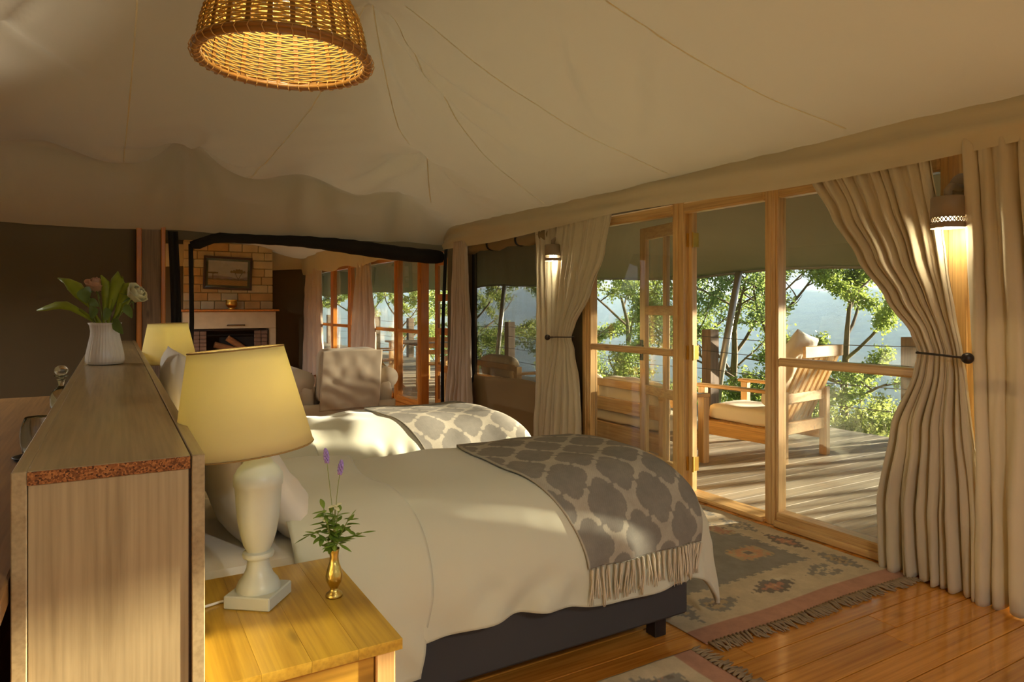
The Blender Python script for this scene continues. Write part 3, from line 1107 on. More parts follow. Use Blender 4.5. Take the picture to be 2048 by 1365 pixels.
b.build('stopper', M['clear'], btl, smooth=True)

# ------------------------------------------------------------------ night stands
NX0, NX1, NZ = PX1 + 0.008, 0.548, 0.62


def nightstand(y0, y1, label):
    ns = thing('nightstand', label, 'nightstand', ((NX0 + NX1) / 2, (y0 + y1) / 2, 0), group='pine nightstands')
    n_ = 4
    for i in range(n_):
        a, c = lerp(NX0, NX1, i / n_), lerp(NX0, NX1, (i + 1) / n_)
        MB().span((a + 0.0001, y0, NZ - 0.024), (c - 0.0001, y1, NZ), 0.0005).build('top_board', M['table_pine'], ns)
    lx, ly = NX1 - 0.035, 0.0
    for xx in (NX0 + 0.03, NX1 - 0.034):
        for yy in (y0 + 0.034, y1 - 0.034):
            MB().box((xx, yy, (NZ - 0.025) / 2), (0.044, 0.044, NZ - 0.025), 0.003).build('leg', M['pine_z'], ns)
    ap = MB().span((NX0 + 0.054, y0 + 0.020, NZ - 0.185), (NX1 - 0.058, y0 + 0.038, NZ - 0.026), 0.002).build('apron', M['table_pine_x'], ns)
    MB().span((NX0 + 0.054, y1 - 0.038, NZ - 0.185), (NX1 - 0.058, y1 - 0.020, NZ - 0.026), 0.002).build('apron', M['table_pine_x'], ns)
    MB().span((NX1 - 0.046, y0 + 0.058, NZ - 0.185), (NX1 - 0.028, y1 - 0.058, NZ - 0.026), 0.002).build('drawer_front', M['table_pine'], ns)
    MB().span((NX0 + 0.03, y0 + 0.03, 0.16), (NX1 - 0.034, y1 - 0.03, 0.178), 0.002).build('shelf', M['table_pine'], ns)
    return ns


nightstand(1.42, 1.985, 'honey pine nightstand with the brass vase, in front of the near bed')
nightstand(4.46, 5.02, 'pine nightstand under the farther lamp, past the far bed')

# ------------------------------------------------------------------ table lamps


def table_lamp(x, y, z, rot, label, power, lean=1.5):
    L = thing('table_lamp', label, 'lamp', (x, y, z), rot, group='white urn table lamps')
    Mr = rz(rot)

    def W(p):
        return Mr @ Vector(p) + Vector((x, y, z))
    b = MB()
    b.box(W((0, 0, 0.016)), (0.118, 0.118, 0.032), 0.003, Mr)
    b.build('plinth', M['ceramic'], L)
    b = MB()
    prof = [(0.052, 0.032), (0.052, 0.040), (0.047, 0.052), (0.036, 0.066), (0.028, 0.085), (0.0255, 0.104), (0.027, 0.109), (0.036, 0.112), (0.038, 0.118), (0.036, 0.124), (0.028, 0.127), (0.031, 0.133), (0.036, 0.145), (0.043, 0.170), (0.049, 0.205), (0.053, 0.245), (0.055, 0.285), (0.058, 0.289), (0.059, 0.302), (0.058, 0.315), (0.054, 0.320), (0.049, 0.330), (0.036, 0.343), (0.026, 0.358), (0.021, 0.376), (0.020, 0.392)]
    b.lathe(prof, 40, W((0, 0, 0)))
    b.build('urn', M['ceramic'], L, smooth=True, autosmooth=45)
    b = MB()
    b.lathe([(0.010, 0.392), (0.010, 0.42), (0.017, 0.421), (0.017, 0.465)], 16, W((0, 0, 0)))
    b.build('bulb_holder', M['white_plastic'], L, smooth=True, autosmooth=40)
    b = MB()
    b.sphere(W((0, 0, 0.505)), 0.03, 16, 10, (1, 1, 1.25))
    b.build('bulb', M['bulb_warm'], L, smooth=True)
    tilt = Matrix.Rotation(R(-lean), 3, Vector((0.503, 0.864, 0)))
    b = MB()
    b.lathe([(lerp(0.163, 0.111, i / 8), lerp(0.378, 0.627, i / 8)) for i in range(9)], 64, W((0, 0, 0)), tilt, cap=(False, False))
    sh = b.build('shade', M['shade'], L, smooth=True, solid=0.0015, recalc=False)
    for rr, zz in ((0.1632, 0.379), (0.1112, 0.626)):
        ring = [W((0, 0, 0)) + tilt @ Vector((rr * math.cos(2 * PI * i / 64), rr * math.sin(2 * PI * i / 64), zz)) for i in range(65)]
        MB().tube(ring, 0.0022, 6, cap=False).build('trim', M['shade_trim'], sh, smooth=True)
    b = MB()
    for k in range(3):
        a = 2 * PI * k / 3
        b.tube([W((0, 0, 0)) + Vector((0.012 * math.cos(a), 0.012 * math.sin(a), 0.47)), W((0, 0, 0)) + tilt @ Vector((0.113 * math.cos(a), 0.113 * math.sin(a), 0.600))], 0.0012, 6)
    b.build('shade_carrier', M['dark_metal'], sh)
    ld = bpy.data.lights.new('lamp_light', 'POINT')
    ld.energy = power
    ld.color = (1.0, 0.98, 0.68)
    ld.shadow_soft_size = 0.032
    lo = bpy.data.objects.new('lamp_light', ld)
    col.objects.link(lo)
    lo.parent = L
    lo.location = (0, 0, 0.560)
    return L


LAMP_W = 1.8
table_lamp(0.308, 1.78, NZ + 0.0005, R(52), 'large glowing white urn lamp on the nearest nightstand', LAMP_W, 5.0)
table_lamp(0.30, 4.74, NZ + 0.0005, R(40), 'farther urn lamp with pale shade beside the partition', LAMP_W * 0.5)
b = MB()
b.tube([(0.268, 1.802, 0.626), (0.225, 1.81, 0.6245), (0.19, 1.80, 0.6245), (0.158, 1.80, 0.6245)], 0.0034, 8)
tag(b.build('lamp_cable', M['white_plastic'], None, smooth=True), 'white cable behind the near lamp on the nightstand', 'cable')

# ------------------------------------------------------------------ beds
XF, HW, RR = 2.17, 0.50, 0.27
ZT = 0.678


def fold(d, r, flare=0.04):
    if d <= 0:
        return d, 0.0
    if d < r * PI / 2:
        return r * math.sin(d / r), r * (1 - math.cos(d / r))
    e_ = d - r * PI / 2
    return r + flare * e_, r + e_


def cloth(p, q, yc, off=0.0, seed=0.0, wr=1.0, flat=0.0):
    """p along the bed from the head, q across it; the cloth drapes over puffed edges"""
    px = p - (XF - RR)
    hx_, dx_ = fold(px, RR, 0.10)
    X = XF - RR + hx_ if px > 0 else p
    qa = abs(q) - (HW - RR)
    hy_, dy_ = fold(qa, RR, 0.06)
    Yo = (HW - RR + hy_) if qa > 0 else abs(q)
    drop = max(dx_, dy_)
    if px > 0 and qa > 0:
        dd_ = (px ** 4 + qa ** 4) ** 0.25
        h_, drop = fold(dd_, RR, 0.08)
        hx_, hy_ = h_ * px / dd_, h_ * qa / dd_
        X, Yo = XF - RR + hx_, HW - RR + hy_
    sg = 1 if q >= 0 else -1
    crown = 0.035 * max(0, 1 - (q / 0.5) ** 2)
    Z = ZT + crown * (1 - flat) - drop
    # soft dents and folds
    w_ = 0.020 * nz(p * 2.1 + seed, q * 2.3, seed) + 0.008 * nz(p * 6 + seed, q * 5, 3 + seed)
    diag = math.sin((p * 1.3 - q * 0.9 * sg) * 21 + 3 * nz(p * 3, q * 3, seed)) * 0.007 * smooth01((drop - 0.12) / 0.3)
    k = smooth01(drop / 0.25)
    w_ += 0.006 * math.sin(p * 46 + 5 * nz(p * 4, q * 2, seed + 9)) * smooth01((drop - 0.03) / 0.12) * (wr - 0.75)
    w_ *= wr
    side = Vector((hx_ / RR if px > 0 else 0, sg * (hy_ / RR if qa > 0 else 0), 0))
    if side.length > 1:
        side.normalize()
    diag += 0.016 * math.sin((p * 0.9 - q * 1.1) * 26 + 2 * nz(p * 2, q * 2, 3)) * math.exp(-((p - 1.22) / 0.22) ** 2) * smooth01((drop - 0.2) / 0.15) * (1 if q < 0 else 0)
    P = Vector((X, yc + sg * Yo, Z))
    nrm = Vector((0, 0, 1)) * (1 - k) + side * k
    return P + nrm * (w_ + diag * wr + off)


def bed(yc, n, label):
    B = thing('bed', label, 'bed', (1.15, yc, 0), group='single divan beds')
    MB().span((0.17, yc - 0.455, 0.095), (2.03, yc + 0.455, 0.36), 0.012).build('base', M['bed_base'], B)
    MB().span((0.17, yc - 0.455, 0.362), (2.03, yc + 0.455, 0.60), 0.05).build('mattress', M['pillow'], B)
    for xx in (0.28, 1.93):
        for yy in (yc - 0.37, yc + 0.37):
            MB().span((xx - 0.03, yy - 0.03, 0), (xx + 0.03, yy + 0.03, 0.094), 0.004).build('leg', M['black_wood'], B)
    return B


def duvet(yc, seed, label, wr=1.0):
    p0, p1 = 0.62, XF - RR + RR * PI / 2 + 0.20

    def fn(u, v):
        p = lerp(p0, p1, u)
        qn = HW - RR + RR * PI / 2 + lerp(0.09, 0.15, smooth01((p - 0.5) / 1.5)) + 0.012 * math.sin(p * 8 + seed)
        q = lerp(-qn, 0.98 * (HW - RR + RR * PI / 2 + 0.16), v)
        return cloth(p, q, yc, 0.006, seed, wr)
    b = MB()
    b.grid(fn, 150, 170)
    dv_ = b.build('duvet', M['duvet'], None, smooth=True, solid=0.018, recalc=False)
    tag(dv_, label, 'duvet', 'white duvets')

    def fn2(u, v):
        q = lerp(-(HW - RR + RR * PI / 2 + 0.21), HW - RR + RR * PI / 2 + 0.12, v)
        edge = 0.86 - 0.07 * smooth01(1 - abs(q) / 0.5) - 0.03 * smooth01((abs(q) - 0.6) / 0.3)
        p = lerp(0.46, edge + 0.012 * math.sin(q * 9), u)
        lift = 0.028 * math.sin(min(1.0, u * 1.02) * PI * 0.93) ** 0.5 + 0.012
        return cloth(p, q, yc, lift, seed + 5)
    b = MB()
    b.grid(fn2, 34, 110)
    b.build('turned_back_fold', M['duvet'], dv_, smooth=True, solid=0.014, recalc=False)
    return dv_


SQ = 0.235


def trellis(s, t):
    """woven quatrefoil lattice: 1 on the grey blobs, 0 on the pale lines"""
    best = 0.0
    a, c = s / SQ, t / SQ
    for oi, oj in ((0, 0), (0.5, 0.5)):
        dx = (a - oi) - round(a - oi)
        dy = (c - oj) - round(c - oj)
        q = 0.0
        r_, k_ = 0.175, 0.20
        for ex, ey in ((k_, 0), (-k_, 0), (0, k_), (0, -k_)):
            if math.hypot(dx - ex, dy - ey) < r_:
                q = 1.0
        if abs(dx) + abs(dy) < 0.38:
            q = 1.0
        if max(abs(dx), abs(dy)) < 0.255:
            q = 1.0
        best = max(best, q)
    return best


def throw(yc, seed, label):
    nu, nv = 150, 330
    qa, qb = -(HW - RR + RR * PI / 2 - 0.005), HW - RR + RR * PI / 2 + 0.05
    cols = []
    ca, cb_ = lin(136, 131, 119), lin(178, 170, 150)

    def pq(u, v):
        q = lerp(qa, qb, v)
        pl = 1.29 + 0.17 * smooth01((abs(q) - 0.1) / 0.55)
        pr = 2.14 - 0.03 * smooth01((abs(q) - 0.25) / 0.4)
        return lerp(pl, pr, u), q

    def fn(u, v):
        p, q = pq(u, v)
        g = trellis(p + 0.03, q)
        if abs(u - 0) < 0.012 or abs(u - 1) < 0.012:
            g = 0
        k = 0.93 + 0.07 * ((int(u * nu) + int(v * nv)) % 2)
        cols.append([lerp(cb_[i], ca[i], g) * k for i in range(3)])
        return cloth(p, q, yc, 0.026, seed)
    b = MB()
    b.grid(fn, nu, nv)
    th = b.build('throw', M['throw'], None, smooth=True, solid=0.006, recalc=False, colors=cols)
    tag(th, label, 'throw', 'trellis pattern throws')
    rr = random.Random(int(seed * 10))
    for end, qe in ((-1, qa), (1, qb)):
        n_ = 24
        for k in range(n_):
            u = (k + 0.5) / n_
            p, q = pq(u, 0 if end < 0 else 1)
            ln = 0.125 * rr.uniform(0.8, 1.15)
            b = MB()
            for s_ in range(4):
                dp = rr.uniform(-0.013, 0.013)
                pts = []
                for i in range(6):
                    f = i / 5
                    pts.append(cloth(p + dp * f * 1.2 + rr.uniform(-0.002, 0.002), q + end * (0.004 + ln * f), yc, 0.030 + 0.004 * math.sin(s_ * 2 + f * 3), seed))
                b.tube(pts, [0.0042, 0.0046, 0.0030, 0.0032, 0.0028, 0.0012], 5)
            b.build('tassel', M['fringe'], th, smooth=True)
    return th


def pillow(c, w, h, d, rot, label, seed=1.0):
    """w along the bed width, h its height, d thickness"""
    Mr = rz(rot[2]) @ ry(rot[1]) @ rx(rot[0])

    def shp(u, v, s):
        a, e_ = u * 2 - 1, v * 2 - 1
        th = (max(0, 1 - abs(a) ** 2.6) * max(0, 1 - abs(e_) ** 2.6)) ** 0.55
        pin = 1 - 0.07 * (1 - abs(a) ** 2) * (abs(e_) ** 4)
        pin2 = 1 - 0.06 * (1 - abs(e_) ** 2) * (abs(a) ** 4)
        p = Vector((s * d / 2 * th * (1 + 0.18 * nz(a * 1.7 + seed, e_ * 1.7, s)) + 0.012 * nz(a * 4, e_ * 4, seed + s) * th, a * w / 2 * pin2, e_ * h / 2 * pin))
        return Mr @ p + Vector(c)
    b = MB()
    b.grid(lambda u, v: shp(u, v, 1), 28, 22)
    b.grid(lambda u, v: shp(u, v, -1), 28, 22)
    o = b.build('pillow', M['pillow'], None, smooth=True)
    bm = bmesh.new()
    bm.from_mesh(o.data)
    bmesh.ops.remove_doubles(bm, verts=bm.verts, dist=0.0008)
    bmesh.ops.recalc_face_normals(bm, faces=bm.faces)
    bm.to_mesh(o.data)
    bm.free()
    o.data.polygons.foreach_set('use_smooth', [True] * len(o.data.polygons))
    return tag(o, label, 'pillow', 'white pillows at the headboard')


Y1C, Y2C = 2.505, 3.82
bed(Y1C, 0, 'near single bed with charcoal base, beside the brass vase nightstand')
duvet(Y1C, 1.0, 'plump white duvet on the near bed')
throw(Y1C, 1.0, 'grey and cream trellis throw across the foot of the near bed')
bed(Y2C, 1, 'far single bed, sunlit and half hidden by the near one')
duvet(Y2C, 4.0, 'sunlit white duvet on the far bed', 1.8)
throw(Y2C, 4.0, 'trellis throw across the foot of the sunlit far bed')
pillow((0.335, Y1C, 0.80), 0.74, 0.46, 0.17, (0, R(-16), 0), 'upright white pillow against the partition on the near bed', 1.0)
pillow((0.46, Y1C - 0.03, 0.735), 0.70, 0.44, 0.16, (0, R(-38), 0), 'leaning white pillow in front of another on the near bed', 3.0)
pillow((0.285, Y2C - 0.02, 0.90), 0.72, 0.48, 0.17, (0, R(-8), 0), 'white pillow that peeks over the partition on the far bed', 5.0)
pillow((0.43, Y2C, 0.75), 0.70, 0.44, 0.16, (0, R(-34), 0), 'leaning white pillow in front on the far bed', 7.0)

# ------------------------------------------------------------------ rugs
C_BEI, C_GRY, C_PNK, C_ORG, C_DRK, C_TAN = lin(208, 190, 156), lin(150, 144, 130), lin(188, 142, 116), lin(208, 160, 120), lin(132, 122, 108), lin(192, 168, 130)


def kilim(s, t, W, L):
    """s across 0..W, t along 0..L, stepped woven motifs"""
    st = 0.012
    s, t = math.floor(s / st) * st + st / 2, math.floor(t / (st * 0.75)) * st * 0.75
    e_ = min(t, L - t)
    if e_ < 0.10:
        return C_PNK
    if e_ < 0.115:
        return C_BEI
    c = C_BEI
    teeth = 0.020 * (int((s + t) / 0.032) % 2)
    ms = min(s, W - s)
    fe, fm = (0.37, 0.235) if L > 2 else (0.16, 0.09)
    if e_ > fe + teeth and ms > fm + teeth:
        # dark central field with stepped orange and rose motifs
        c = C_GRY
        k, n_ = (t - 0.60) / 0.36, 0
        n_ = round(k)
        dt = abs(k - n_) * 0.36
        for s0 in ((W / 2 - 0.25, W / 2 + 0.25) if n_ % 2 == 0 else (W / 2, W / 2 - 0.46, W / 2 + 0.46)):
            ds = abs(s - s0)
            if ds < 0.10 and dt < 0.075 and ds + dt < 0.15:
                c = C_ORG if n_ % 2 == 0 else C_PNK
                if (int(ds / 0.024) + int(dt / 0.020)) % 3 == 1 and dt > 0.012:
                    c = C_TAN
                if ds < 0.022 and dt < 0.022:
                    c = C_DRK
            elif ds < 0.12 and dt < 0.095 and ds + dt < 0.18:
                c = C_TAN if int(ds / 0.02) % 2 else C_GRY
    else:
        # serrated diamonds in the pale border
        if ms <= fm:
            cs, per, ph, a_, b_ = 0.125, 0.34, 0.30, ms, t
        else:
            cs, per, ph, a_, b_ = 0.245, 0.40, 0.30, e_, s
        k = (b_ - ph) / per
        idx = round(k)
        db, da = abs(k - idx) * per, abs(a_ - cs)
        saw = 0.020 * (int(b_ / 0.022) % 2)
        r = da * 1.25 + db * 0.62 + saw
        if r < 0.105:
            c = (C_GRY, C_DRK, C_GRY)[idx % 3]
            if r < 0.062:
                c = (C_TAN, C_PNK, C_BEI)[idx % 3]
            if r < 0.034:
                c = (C_DRK, C_ORG, C_GRY)[idx % 3]
            if r < 0.014:
                c = C_BEI
    return c


def rug(x0, x1, y0, y1, along_y, label, ends, seed):
    W_, L_ = (x1 - x0, y1 - y0) if along_y else (y1 - y0, x1 - x0)
    nx, ny = int((x1 - x0) / 0.008), int((y1 - y0) / 0.008)
    cols = []

    def hgt(x, y):
        dx = min(x - x0, x1 - x)
        dy = min(y - y0, y1 - y)
        z = 0.004 + 0.005 * max(0, nz(x * 2.5 + seed, y * 2.5, seed)) + 0.010 * max(0, nz(x * 1.3, y * 6 + seed, 7.0) - 0.2)
        return z + 0.008 * math.exp(-dy / 0.03) * max(0, nz(x * 5, y, seed + 2))

    def fn(u, v):
        x, y_ = lerp(x0, x1, u), lerp(y0, y1, v)
        cols.append(kilim(x - x0, y_ - y0, W_, L_) if along_y else kilim(y_ - y0, x - x0, W_, L_))
        return Vector((x + 0.01 * nz(y_ * 3, seed), y_ + 0.012 * nz(x * 2.2, seed + 4), hgt(x, y_)))
    b = MB()
    b.grid(fn, nx, ny)
    rg = b.build('rug', M['rug'], None, smooth=True, solid=0.006, recalc=False, colors=cols)
    tag(rg, label, 'rug', 'kilim rugs')
    rr = random.Random(seed)
    for en in ends:
        n_ = int(((x1 - x0) if along_y else (y1 - y0)) / 0.022)
        for k in range(n_):
            b = MB()
            f0 = (k + 0.5) / n_
            for s_ in range(3):
                ln = rr.uniform(0.05, 0.085)
                dev = rr.uniform(-0.028, 0.028)
                if along_y:
                    xx = lerp(x0, x1, f0) + 0.01 * nz((y0 if en < 0 else y1) * 3, seed)
                    yy = (y0 if en < 0 else y1) + 0.012 * nz(xx * 2.2, seed + 4)
                    pts = [(xx + dev * i / 3 + rr.uniform(-0.003, 0.003), yy + en * ln * i / 3, 0.009 - 0.001 * i + (0.004 if i == 1 else 0)) for i in range(4)]
                else:
                    yy = lerp(y0, y1, f0)
                    xx = (x0 if en < 0 else x1) + 0.01 * nz(yy * 3, seed)
                    pts = [(xx + en * ln * i / 3, yy + dev * i / 3 + rr.uniform(-0.003, 0.003), 0.009 - 0.001 * i + (0.004 if i == 1 else 0)) for i in range(4)]
                b.tube(pts, [0.0055, 0.005, 0.004, 0.002], 5)
            b.build('fringe_knot', M['rug_fringe'], rg, smooth=True)
    return rg


rug(2.04, 3.44, 1.955, 4.35, True, 'faded kilim rug with fringe between the beds and the glass wall', (-1,), 3)
rug(0.62, 1.945, 1.12, 1.955, False, 'smaller kilim rug on the floor alongside the near bed', (1,), 8)

# ------------------------------------------------------------------ curtains


def interp(tbl, z):
    """tbl: [(z, value)] rising in z"""
    if z <= tbl[0][0]:
        return tbl[0][1]
    for (z0, a), (z1, c) in zip(tbl[:-1], tbl[1:]):
        if z <= z1:
            f = (z - z0) / (z1 - z0)
            f = f * f * (3 - 2 * f) * 0.45 + f * 0.55
            return lerp(a, c, f)
    return tbl[-1][1]


def curtain(label, xc, z0, z1, far, near, folds, amp, seed, m, group, squeeze=None, nu=None, tags=0.0):
    """far / near: tables of the two edges (wall coordinate y) against height"""
    nu = nu or folds * 12
    nv = 90

    def fn(u, v):
        z = lerp(z0, z1, v)
        ya, yb = interp(near, z), interp(far, z)
        s = u + 0.018 * math.sin(2 * PI * u * 3 + seed) + 0.010 * nz(u * 9, z * 1.2, seed)
        y_ = lerp(ya, yb, s)
        A = amp * (0.55 + 0.45 * smooth01((1.0 - z) / 0.9)) * (1 - 0.35 * smooth01((z - (z1 - 0.3)) / 0.3))
        if squeeze:
            zq, k = squeeze
            A *= 1 - k * math.exp(-((z - zq) / 0.10) ** 2)
        ph = 2 * PI * folds * u + 1.1 * nz(u * 5 + seed, z * 0.9, seed) + 0.5 * math.sin(z * 2.2 + seed)
        wv = math.sin(ph)
        wv = math.copysign(abs(wv) ** 0.75, wv)
        x_ = xc + A * (wv * (0.75 + 0.4 * nz(u * 7, seed, z * 0.4)) + 0.25 * math.sin(ph * 0.5 + seed)) + 0.010 * nz(y_ * 6, z * 5, seed)
        x_ += 0.006 * math.sin(ph * 2.3 + z * 5)
        y_ += 0.25 * A * math.cos(ph) * (0.6 if squeeze else 0.8)
        return Vector((x_, y_, z + 0.012 * math.sin(ph) * (1 - v) ** 6 + 0.008 * nz(u * 6, seed, 1) * (1 - v)))
    b = MB()
    b.grid(fn, nu, nv)
    o = b.build('curtain', m, None, smooth=True, solid=0.005, recalc=False)
    return tag(o, label, 'curtain', group)


CG = 'cream curtains along the glass wall'
# large tied curtain
curtain('large cream curtain tied back beside the wide window', 3.43, 0.015, 2.11,
        far=[(0.0, 2.085), (0.35, 2.10), (0.75, 2.03), (1.02, 1.915), (1.13, 1.895), (1.22, 1.93), (1.40, 2.06), (1.60, 2.21), (1.85, 2.37), (2.11, 2.515)],
        near=[(0.0, 1.60), (0.4, 1.61), (1.02, 1.685), (1.13, 1.70), (1.3, 1.73), (1.7, 1.78), (2.11, 1.84)],
        folds=10, amp=0.042, seed=2.0, m=M['curtain'], group=CG, squeeze=(1.13, 0.35))
curtain('cream curtain hanging straight beside the lit wall lamp', 3.42, 0.012, 2.14,
        far=[(0.0, 1.63), (0.6, 1.64), (1.2, 1.66), (2.14, 1.70)],
        near=[(0.0, 0.98), (1.0, 1.02), (2.14, 1.10)],
        folds=8, amp=0.055, seed=5.0, m=M['curtain'], group=CG)
curtain('narrow cream curtain tied back left of the open door', 3.43, 0.015, 2.13,
        far=[(0.0, 5.36), (0.6, 5.28), (0.98, 5.16), (1.08, 5.13), (1.3, 5.11), (2.13, 5.08)],
        near=[(0.0, 4.74), (0.6, 4.74), (0.98, 4.83), (1.08, 4.88), (1.2, 4.82), (1.45, 4.60), (1.8, 4.40), (2.13, 4.30)],
        folds=8, amp=0.036, seed=9.0, m=M['curtain'], group=CG, squeeze=(1.08, 0.35))
curtain('cream curtain hanging behind the smaller wall lamp', 3.455, 0.015, 2.12,
        far=[(0.0, 5.50), (1.0, 5.46), (2.12, 5.48)],
        near=[(0.0, 5.12), (2.12, 5.14)],
        folds=4, amp=0.030, seed=12.0, m=M['curtain'], group=CG)
curtain('narrow rosy cream curtain at the corner of the lounge opening', 3.40, 0.015, 2.10,
        far=[(0.0, 7.42), (1.0, 7.25), (2.1, 7.18)],
        near=[(0.0, 6.72), (1.0, 6.75), (2.1, 6.86)],
        folds=6, amp=0.036, seed=15.0, m=M['curtain_far'], group=CG)
curtain('lounge curtain nearest the slipcovered armchair, before the windows', 3.42, 0.02, 2.1,
        far=[(0.0, 11.45), (1.0, 11.2), (2.1, 10.9)], near=[(0.0, 10.0), (1.0, 10.05), (2.1, 10.25)],
        folds=7, amp=0.06, seed=18.0, m=M['curtain_far'], group=CG)
curtain('farthest lounge curtain, next to the dark end wall', 3.40, 0.02, 2.1,
        far=[(0.0, 14.3), (1.0, 14.3), (2.1, 14.2)], near=[(0.0, 12.95), (1.0, 13.05), (2.1, 13.1)],
        folds=7, amp=0.06, seed=21.0, m=M['curtain_far'], group=CG)


def holdback(yk, ye, z, label, xk=3.36):
    h = thing('curtain_holdback', label, 'holdback', (xk, yk, z), group='curtain holdbacks')
    MB().sphere((xk, yk, z), 0.026, 16, 12).build('knob', M['dark_metal'], h, smooth=True)
    MB().tube([(xk, yk, z), (GX - 0.05, yk, z)], 0.008, 8).build('stem', M['dark_metal'], h, smooth=True)
    MB().tube([(xk, yk, z), (xk - 0.004, (yk + ye) / 2, z + 0.008), (xk + 0.01, ye, z + 0.012), (3.44, ye + (0.03 if ye > yk else -0.03), z + 0.012)], 0.0055, 8).build('arm', M['dark_metal'], h, smooth=True)
    MB().box((GX - 0.055, yk, z), (0.01, 0.03, 0.12), 0.002).build('plate', M['dark_metal'], h)


holdback(1.645, 1.88, 1.115, 'dark ball holdback of the large tied curtain')
holdback(5.14, 4.87, 1.075, 'dark ball holdback of the narrow tied curtain')

# ------------------------------------------------------------------ slipcovered armchair
ac = thing('armchair', 'cream slipcovered armchair seen from behind, facing the fireplace', 'armchair', (2.0, 6.75, 0))
AX, AY = 2.02, 6.75


def puff(c, s, p=5.0, wob=0.012, seed=0.0, n=18, skew=None):
    """rounded upholstered block"""
    b = MB()
    c, s = Vector(c), Vector(s)

    def fn(u, v):
        a, e_ = u * 2 * PI, (v - 0.5) * PI
        d = Vector((math.cos(e_) * math.cos(a), math.cos(e_) * math.sin(a), math.sin(e_)))
        k = (abs(d.x) ** p + abs(d.y) ** p + abs(d.z) ** p) ** (-1 / p)
        q = d * k
        q = Vector((q.x * s.x / 2, q.y * s.y / 2, q.z * s.z / 2))
        w = wob * nz(q.x * 6 + seed, q.y * 6, q.z * 4 + seed)
        q += d * w
        if skew:
            q = skew(q)
        return q + c
    b.grid(fn, n * 3, n * 2, wrap=True)
    return b


puff((AX, AY, 0.66), (0.62, 0.17, 0.56), 7, 0.014, 1.0, 22, lambda q: Vector((q.x * (1 + 0.03 * q.z), q.y + q.z * -0.16, q.z))).build('backrest', M['slip'], ac, smooth=True)
for s_ in (-1, 1):
    b = puff((AX + s_ * 0.40, AY + 0.38, 0.36), (0.17, 0.78, 0.62), 5, 0.012, 2.0 + s_, 16)
    b.tube([(AX + s_ * 0.43, AY + 0.0, 0.62), (AX + s_ * 0.43, AY + 0.72, 0.62)], 0.105, 18)
    b.build('armrest', M['slip'], ac, smooth=True)
puff((AX, AY + 0.42, 0.40), (0.62, 0.66, 0.20), 5, 0.01, 4.0, 14).build('seat_cushion', M['slip'], ac, smooth=True)


def skirt(u, v):
    per = u * 4
    hw, y0_, y1_ = 0.475, AY - 0.07, AY + 0.78
    k = int(per) % 4
    f = per - int(per)
    c4 = [(-hw, y0_), (hw, y0_), (hw, y1_), (-hw, y1_)]
    a, c = c4[k], c4[(k + 1) % 4]
    fl = 0.02 * (1 - v)
    x_, y__ = lerp(a[0], c[0], f), lerp(a[1], c[1], f)
    w = 0.012 * math.sin(u * 90) * (1 - v)
    return Vector((AX + x_ * (1 + fl + w), lerp(AY + 0.355, y__, 1 + fl + w), lerp(0.015, 0.40, v)))


b = MB()
b.grid(skirt, 160, 10, wrap=True)
b.build('skirt', M['slip'], ac, smooth=True, solid=0.008)
b = MB()
b.grid(lambda u, v: Vector((AX + lerp(-0.30, 0.30, u), AY - 0.155 - 0.16 * 0.0 + lerp(0.075, -0.02, v) + 0.01 * nz(u * 5, v * 5, 3) - 0.012 * math.sin(PI * u) + 0.012 * math.sin(22 * (u * 0.6 + v) + 4 * nz(u * 3, v * 3, 1)) * (1 - v) ** 1.5, lerp(0.34, 0.93, v) - 0.02 * abs(u - 0.5))), 40, 40)
b.build('back_panel', M['slip'], ac, smooth=True, solid=0.012)

# ------------------------------------------------------------------ basket pendant
PCX, PCY, PCZ = 0.405, 1.94, 2.025
pd = thing('pendant_lamp', 'glowing woven rattan basket pendant above the near bed', 'pendant lamp', (PCX, PCY, PCZ))


def brad(h):
    return 0.223 - 0.027 * (h / 0.24) - 0.085 * (h / 0.24) ** 3.0


HB = 0.27
nr = 26
wv = MB()
rings = 46
for i in range(rings):
    h = 0.012 + HB * (i + 0.5) / rings
    r0 = brad(h)
    pts = []
    for k in range(nr * 4):
        a = 2 * PI * k / (nr * 4)
        r = r0 + 0.0042 * math.cos(nr / 2 * a * 1 + (PI if i % 2 else 0))
        pts.append((PCX + r * math.cos(a), PCY + r * math.sin(a), PCZ + h + 0.0010 * math.sin(9 * a + i)))
    pts.append(pts[0])
    wv.tube(pts, 0.00245, 4, cap=False)
wo = wv.build('weave', M['rattan'], pd, smooth=True)
tag(wo, kind='stuff')
for k in range(nr):
    a = 2 * PI * k / nr
    b = MB()
    ca, sa = math.cos(a), math.sin(a)
    pts = [(PCX + brad(h) * ca, PCY + brad(h) * sa, PCZ + h) for h in [0.004 + HB * j / 10 for j in range(11)]]
    for p, q in zip(pts[:-1], pts[1:]):
        b.bar(p, q, 0.013, 0.0035, up=(ca, sa, 0))
    b.build('rib', M['rattan_rib'], pd)
b = MB()
r0 = brad(0)
for dr, dz, rr in ((0.004, 0.0, 0.0085), (0.006, 0.010, 0.0075), (-0.006, 0.002, 0.006)):
    ring = [(PCX + (r0 + dr) * math.cos(2 * PI * i / 96), PCY + (r0 + dr) * math.sin(2 * PI * i / 96), PCZ + dz) for i in range(97)]
    b.tube(ring, rr, 8, cap=False)
b.build('rim', M['rattan_rim'], pd, smooth=True)
